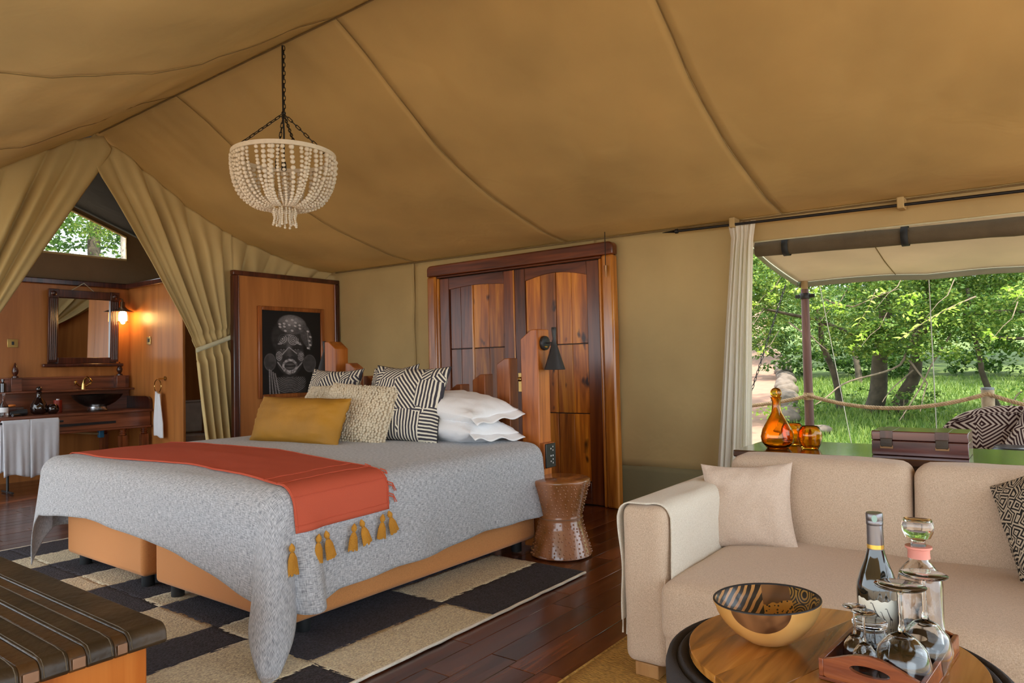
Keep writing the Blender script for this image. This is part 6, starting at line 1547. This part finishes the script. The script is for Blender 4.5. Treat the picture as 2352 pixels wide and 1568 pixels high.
tree('pale-barked tree seen through the bathroom gable window', -17.5, 7.2, crown(-17.8, 6.8, 3.0, 7.2, 1.0, 3.8, 44, 8, (.5, .8)), 1100, .08,
     [([(-16.5, 5.2, -.4), (-16.4, 5.3, 3.2), (-16.2, 5.9, 5.2), (-16, 7.6, 6.6)], .34, .16), ([(-16.6, 7.6, -.4), (-16.6, 7.5, 3.5), (-16.7, 7.3, 6)], .12, .07)], [([(-16.3, 5.5, 4.4), (-16.2, 4.2, 5.2), (-16.2, 3.2, 5.3)], .16, .07)], 'leaf', 8, bark='palebark')
tree('dark foliage standing behind the pale-barked tree beyond the bathroom window', -22, 9, crown(-22, 9, 2.5, 9.5, 1.5, 6.0, 46, 18, (1.0, 1.5)), 420, .15, [([(-22, 9, -.4), (-22, 9, 6)], .3, .15)], [], 'leafd', 18)
for lab_, px_, py_, bl_ in (('loose bright young shoots before the twin-trunked tree', -2.4, 12.8, [(-2.0, 12.6, 2.15, .5, .3, .22), (-2.9, 12.8, 2.0, .5, .3, .2), (-1.3, 12.5, 1.95, .35, .3, .22), (-2.3, 12.7, 1.5, .3, .25, .2), (-3.3, 12.7, 2.5, .5, .3, .2)]), ('loose bright young shoots above the rail post', -.3, 12.6, [(-.2, 12.6, 2.1, .4, .3, .25), (.3, 12.4, 1.7, .35, .3, .2), (-.5, 12.6, 1.55, .3, .3, .15)]), ('loose pale shoots drooping over the red path', -4.3, 13.2, [(-4.1, 13, 2.3, .5, .3, .25), (-4.5, 13.2, 1.75, .35, .3, .25), (-4.2, 13.1, 1.3, .2, .2, .2)])):
    t = thing('leafy_shoots', lab_, 'branch', (px_, py_, 2.0))
    for b_ in bl_: MB().tube([(b_[0] + .2, b_[1] + .6, b_[2] + .5), (b_[0] + .13, b_[1] + .3, b_[2] + .24), (b_[0] + .02, b_[1] + .1, b_[2] + .12), (b_[0] - .15, b_[1], b_[2] - .12)], [.008, .007, .005, .002], 5).build('stem', 'twig', t, smooth=True)
    leaves('foliage', 'leafb', t, bl_, 300, .075, int(abs(px_ * 10)) + 3)
# undergrowth: low scrub beneath the trees
for k, (x, y, w_, h_, lab) in enumerate(((-2.2, 15.2, 1.0, .5, 'low pale scrub at the foot of the twin-trunked tree'), (-.9, 14.2, .5, .28, 'small scrub clump behind the rail post'), (.6, 14.6, .9, .6, 'bushy scrub at the right behind the deck chair'), (-4.35, 14.2, .28, .25, 'weed clump between the path and the awning post'), (-3.9, 15.4, .5, .35, 'low scrub left of the twin-trunked tree'))):
    t = thing('scrub_bush', lab, 'bush', (x, y, gz(y)))
    leaves('foliage', 'leafb' if k in (1, 3) else 'leaf', t, [(x + R_.uniform(-w_, w_) * .6, y + R_.uniform(-.3, .3), gz(y) + R_.uniform(.1, h_), .35 * w_ + .12, .3, .3 * h_ + .12) for _ in range(7)], 330, .075, 40 + k)
    MB().tube([(x, y, gz(y) - .02), (x + .03, y, gz(y) + h_ * .8)], .012, 6).build('stem', 'twig', t)
# near sprig of bright paired leaves hanging into the view, every leaf its own part
sg = thing('leafy_sprig', 'bright sprig of paired leaves sticking out in front of the trees', 'sprig', (-1.1, 11.5, 1.75))
A_, B_ = Vector((-1.62, 11.2, 1.50)), Vector((-.75, 11.9, 2.08))
MB().tube([A_.lerp(B_, k / 12) + Vector((0, 0, .05 * sin(pi * k / 12))) for k in range(13)], [.004 + .0006 * k for k in range(13)], 6).build('stem', 'twig', sg, smooth=True)
lm = MB()
for s_ in (1, -1):
    pass
lf = MB(); n = 6
for i in range(n + 1):
    t_ = i / n; wv = .038 * sin(pi * t_ ** .8); lf.v += [(t_ * .135, -wv, .012 * sin(pi * t_)), (t_ * .135, wv, .012 * sin(pi * t_))]
lf.f = [(2 * i, 2 * i + 1, 2 * i + 3, 2 * i + 2) for i in range(n)]
l0 = lf.build('leaf', 'leafb', None, smooth=True, ang=180); first = True
for k in range(11):
    p = A_.lerp(B_, .02 + k / 12) + Vector((0, 0, .05 * sin(pi * k / 12)))
    for s_ in (1, -1):
        o = l0 if first else l0.copy()
        if not first: COL.objects.link(o)
        first = False; o.parent = sg
        o.location = p - Vector(sg.location); o.rotation_euler = (radians(25 * s_ + R_.uniform(-15, 15)), radians(R_.uniform(-5, 40)), radians(205 + s_ * R_.uniform(38, 60)))
        o.scale = (R_.uniform(.8, 1.15),) * 3
# more hanging leafy twigs close to the awning
for k, (p, q, lab) in enumerate((((-2.05, 12, 2.25), (-2.3, 11.9, 1.75), 'short twig of yellow-green leaves hanging left of the middle guy rope'), ((-3.2, 12.3, 2.9), (-3.15, 12.2, 2.45), 'twig of bright leaves hanging just under the awning edge'), ((-4.2, 12.3, 1.9), (-4.4, 12.2, 1.45), 'thin twig of leaves hanging over the red path'))):
    t = thing('hanging_twig', lab, 'twig', p); P, Q = Vector(p), Vector(q)
    MB().tube([P, P.lerp(Q, .5) + Vector((.03, 0, 0)), Q], [.006, .005, .003], 5).build('stem', 'twig', t)
    for j in range(12):
        o = l0.copy(); COL.objects.link(o); o.parent = t; o.location = (P.lerp(Q, (j // 2 + .5) / 6) - P); o.rotation_euler = (R_.uniform(-.6, .6), R_.uniform(.1, .9), (j % 2) * pi + R_.uniform(-.5, .5)); o.scale = (R_.uniform(.65, .95),) * 3
# grass blades on the near ground
rg_ = np.random.RandomState(77); n = 70000
yy = 7.45 + 15 * rg_.uniform(0, 1, n) ** 1.35; xx = rg_.uniform(-5.5, 3.5, n) * (np.maximum(yy, 11) / 14); keep = xx > np.interp(yy, [p[0] for p in pe], [p[1] for p in pe]) + .05
yy, xx = yy[keep], xx[keep]; n = len(yy)
zz = np.array([gz(a) for a in yy]) + .0; an = rg_.uniform(0, 2 * pi, n); h_ = rg_.uniform(.05, .16, n); w_ = .010 + .006 * rg_.uniform(0, 1, n)
v = np.stack([np.stack([xx - np.cos(an) * w_, yy - np.sin(an) * w_, zz - .02], 1), np.stack([xx + np.cos(an) * w_, yy + np.sin(an) * w_, zz - .02], 1),
              np.stack([xx + rg_.normal(0, .05, n), yy + rg_.normal(0, .05, n), zz + h_], 1)], 1).reshape(-1, 3)
me = bpy.data.meshes.new('grass_blades'); me.from_pydata(v.tolist(), [], [(3 * i, 3 * i + 1, 3 * i + 2) for i in range(n)]); me.materials.append(M['blade'])
o = bpy.data.objects.new('grass_blades', me); COL.objects.link(o); tag(o, 'green grass blades growing in the garden beyond the deck', 'grass', None, 'stuff')
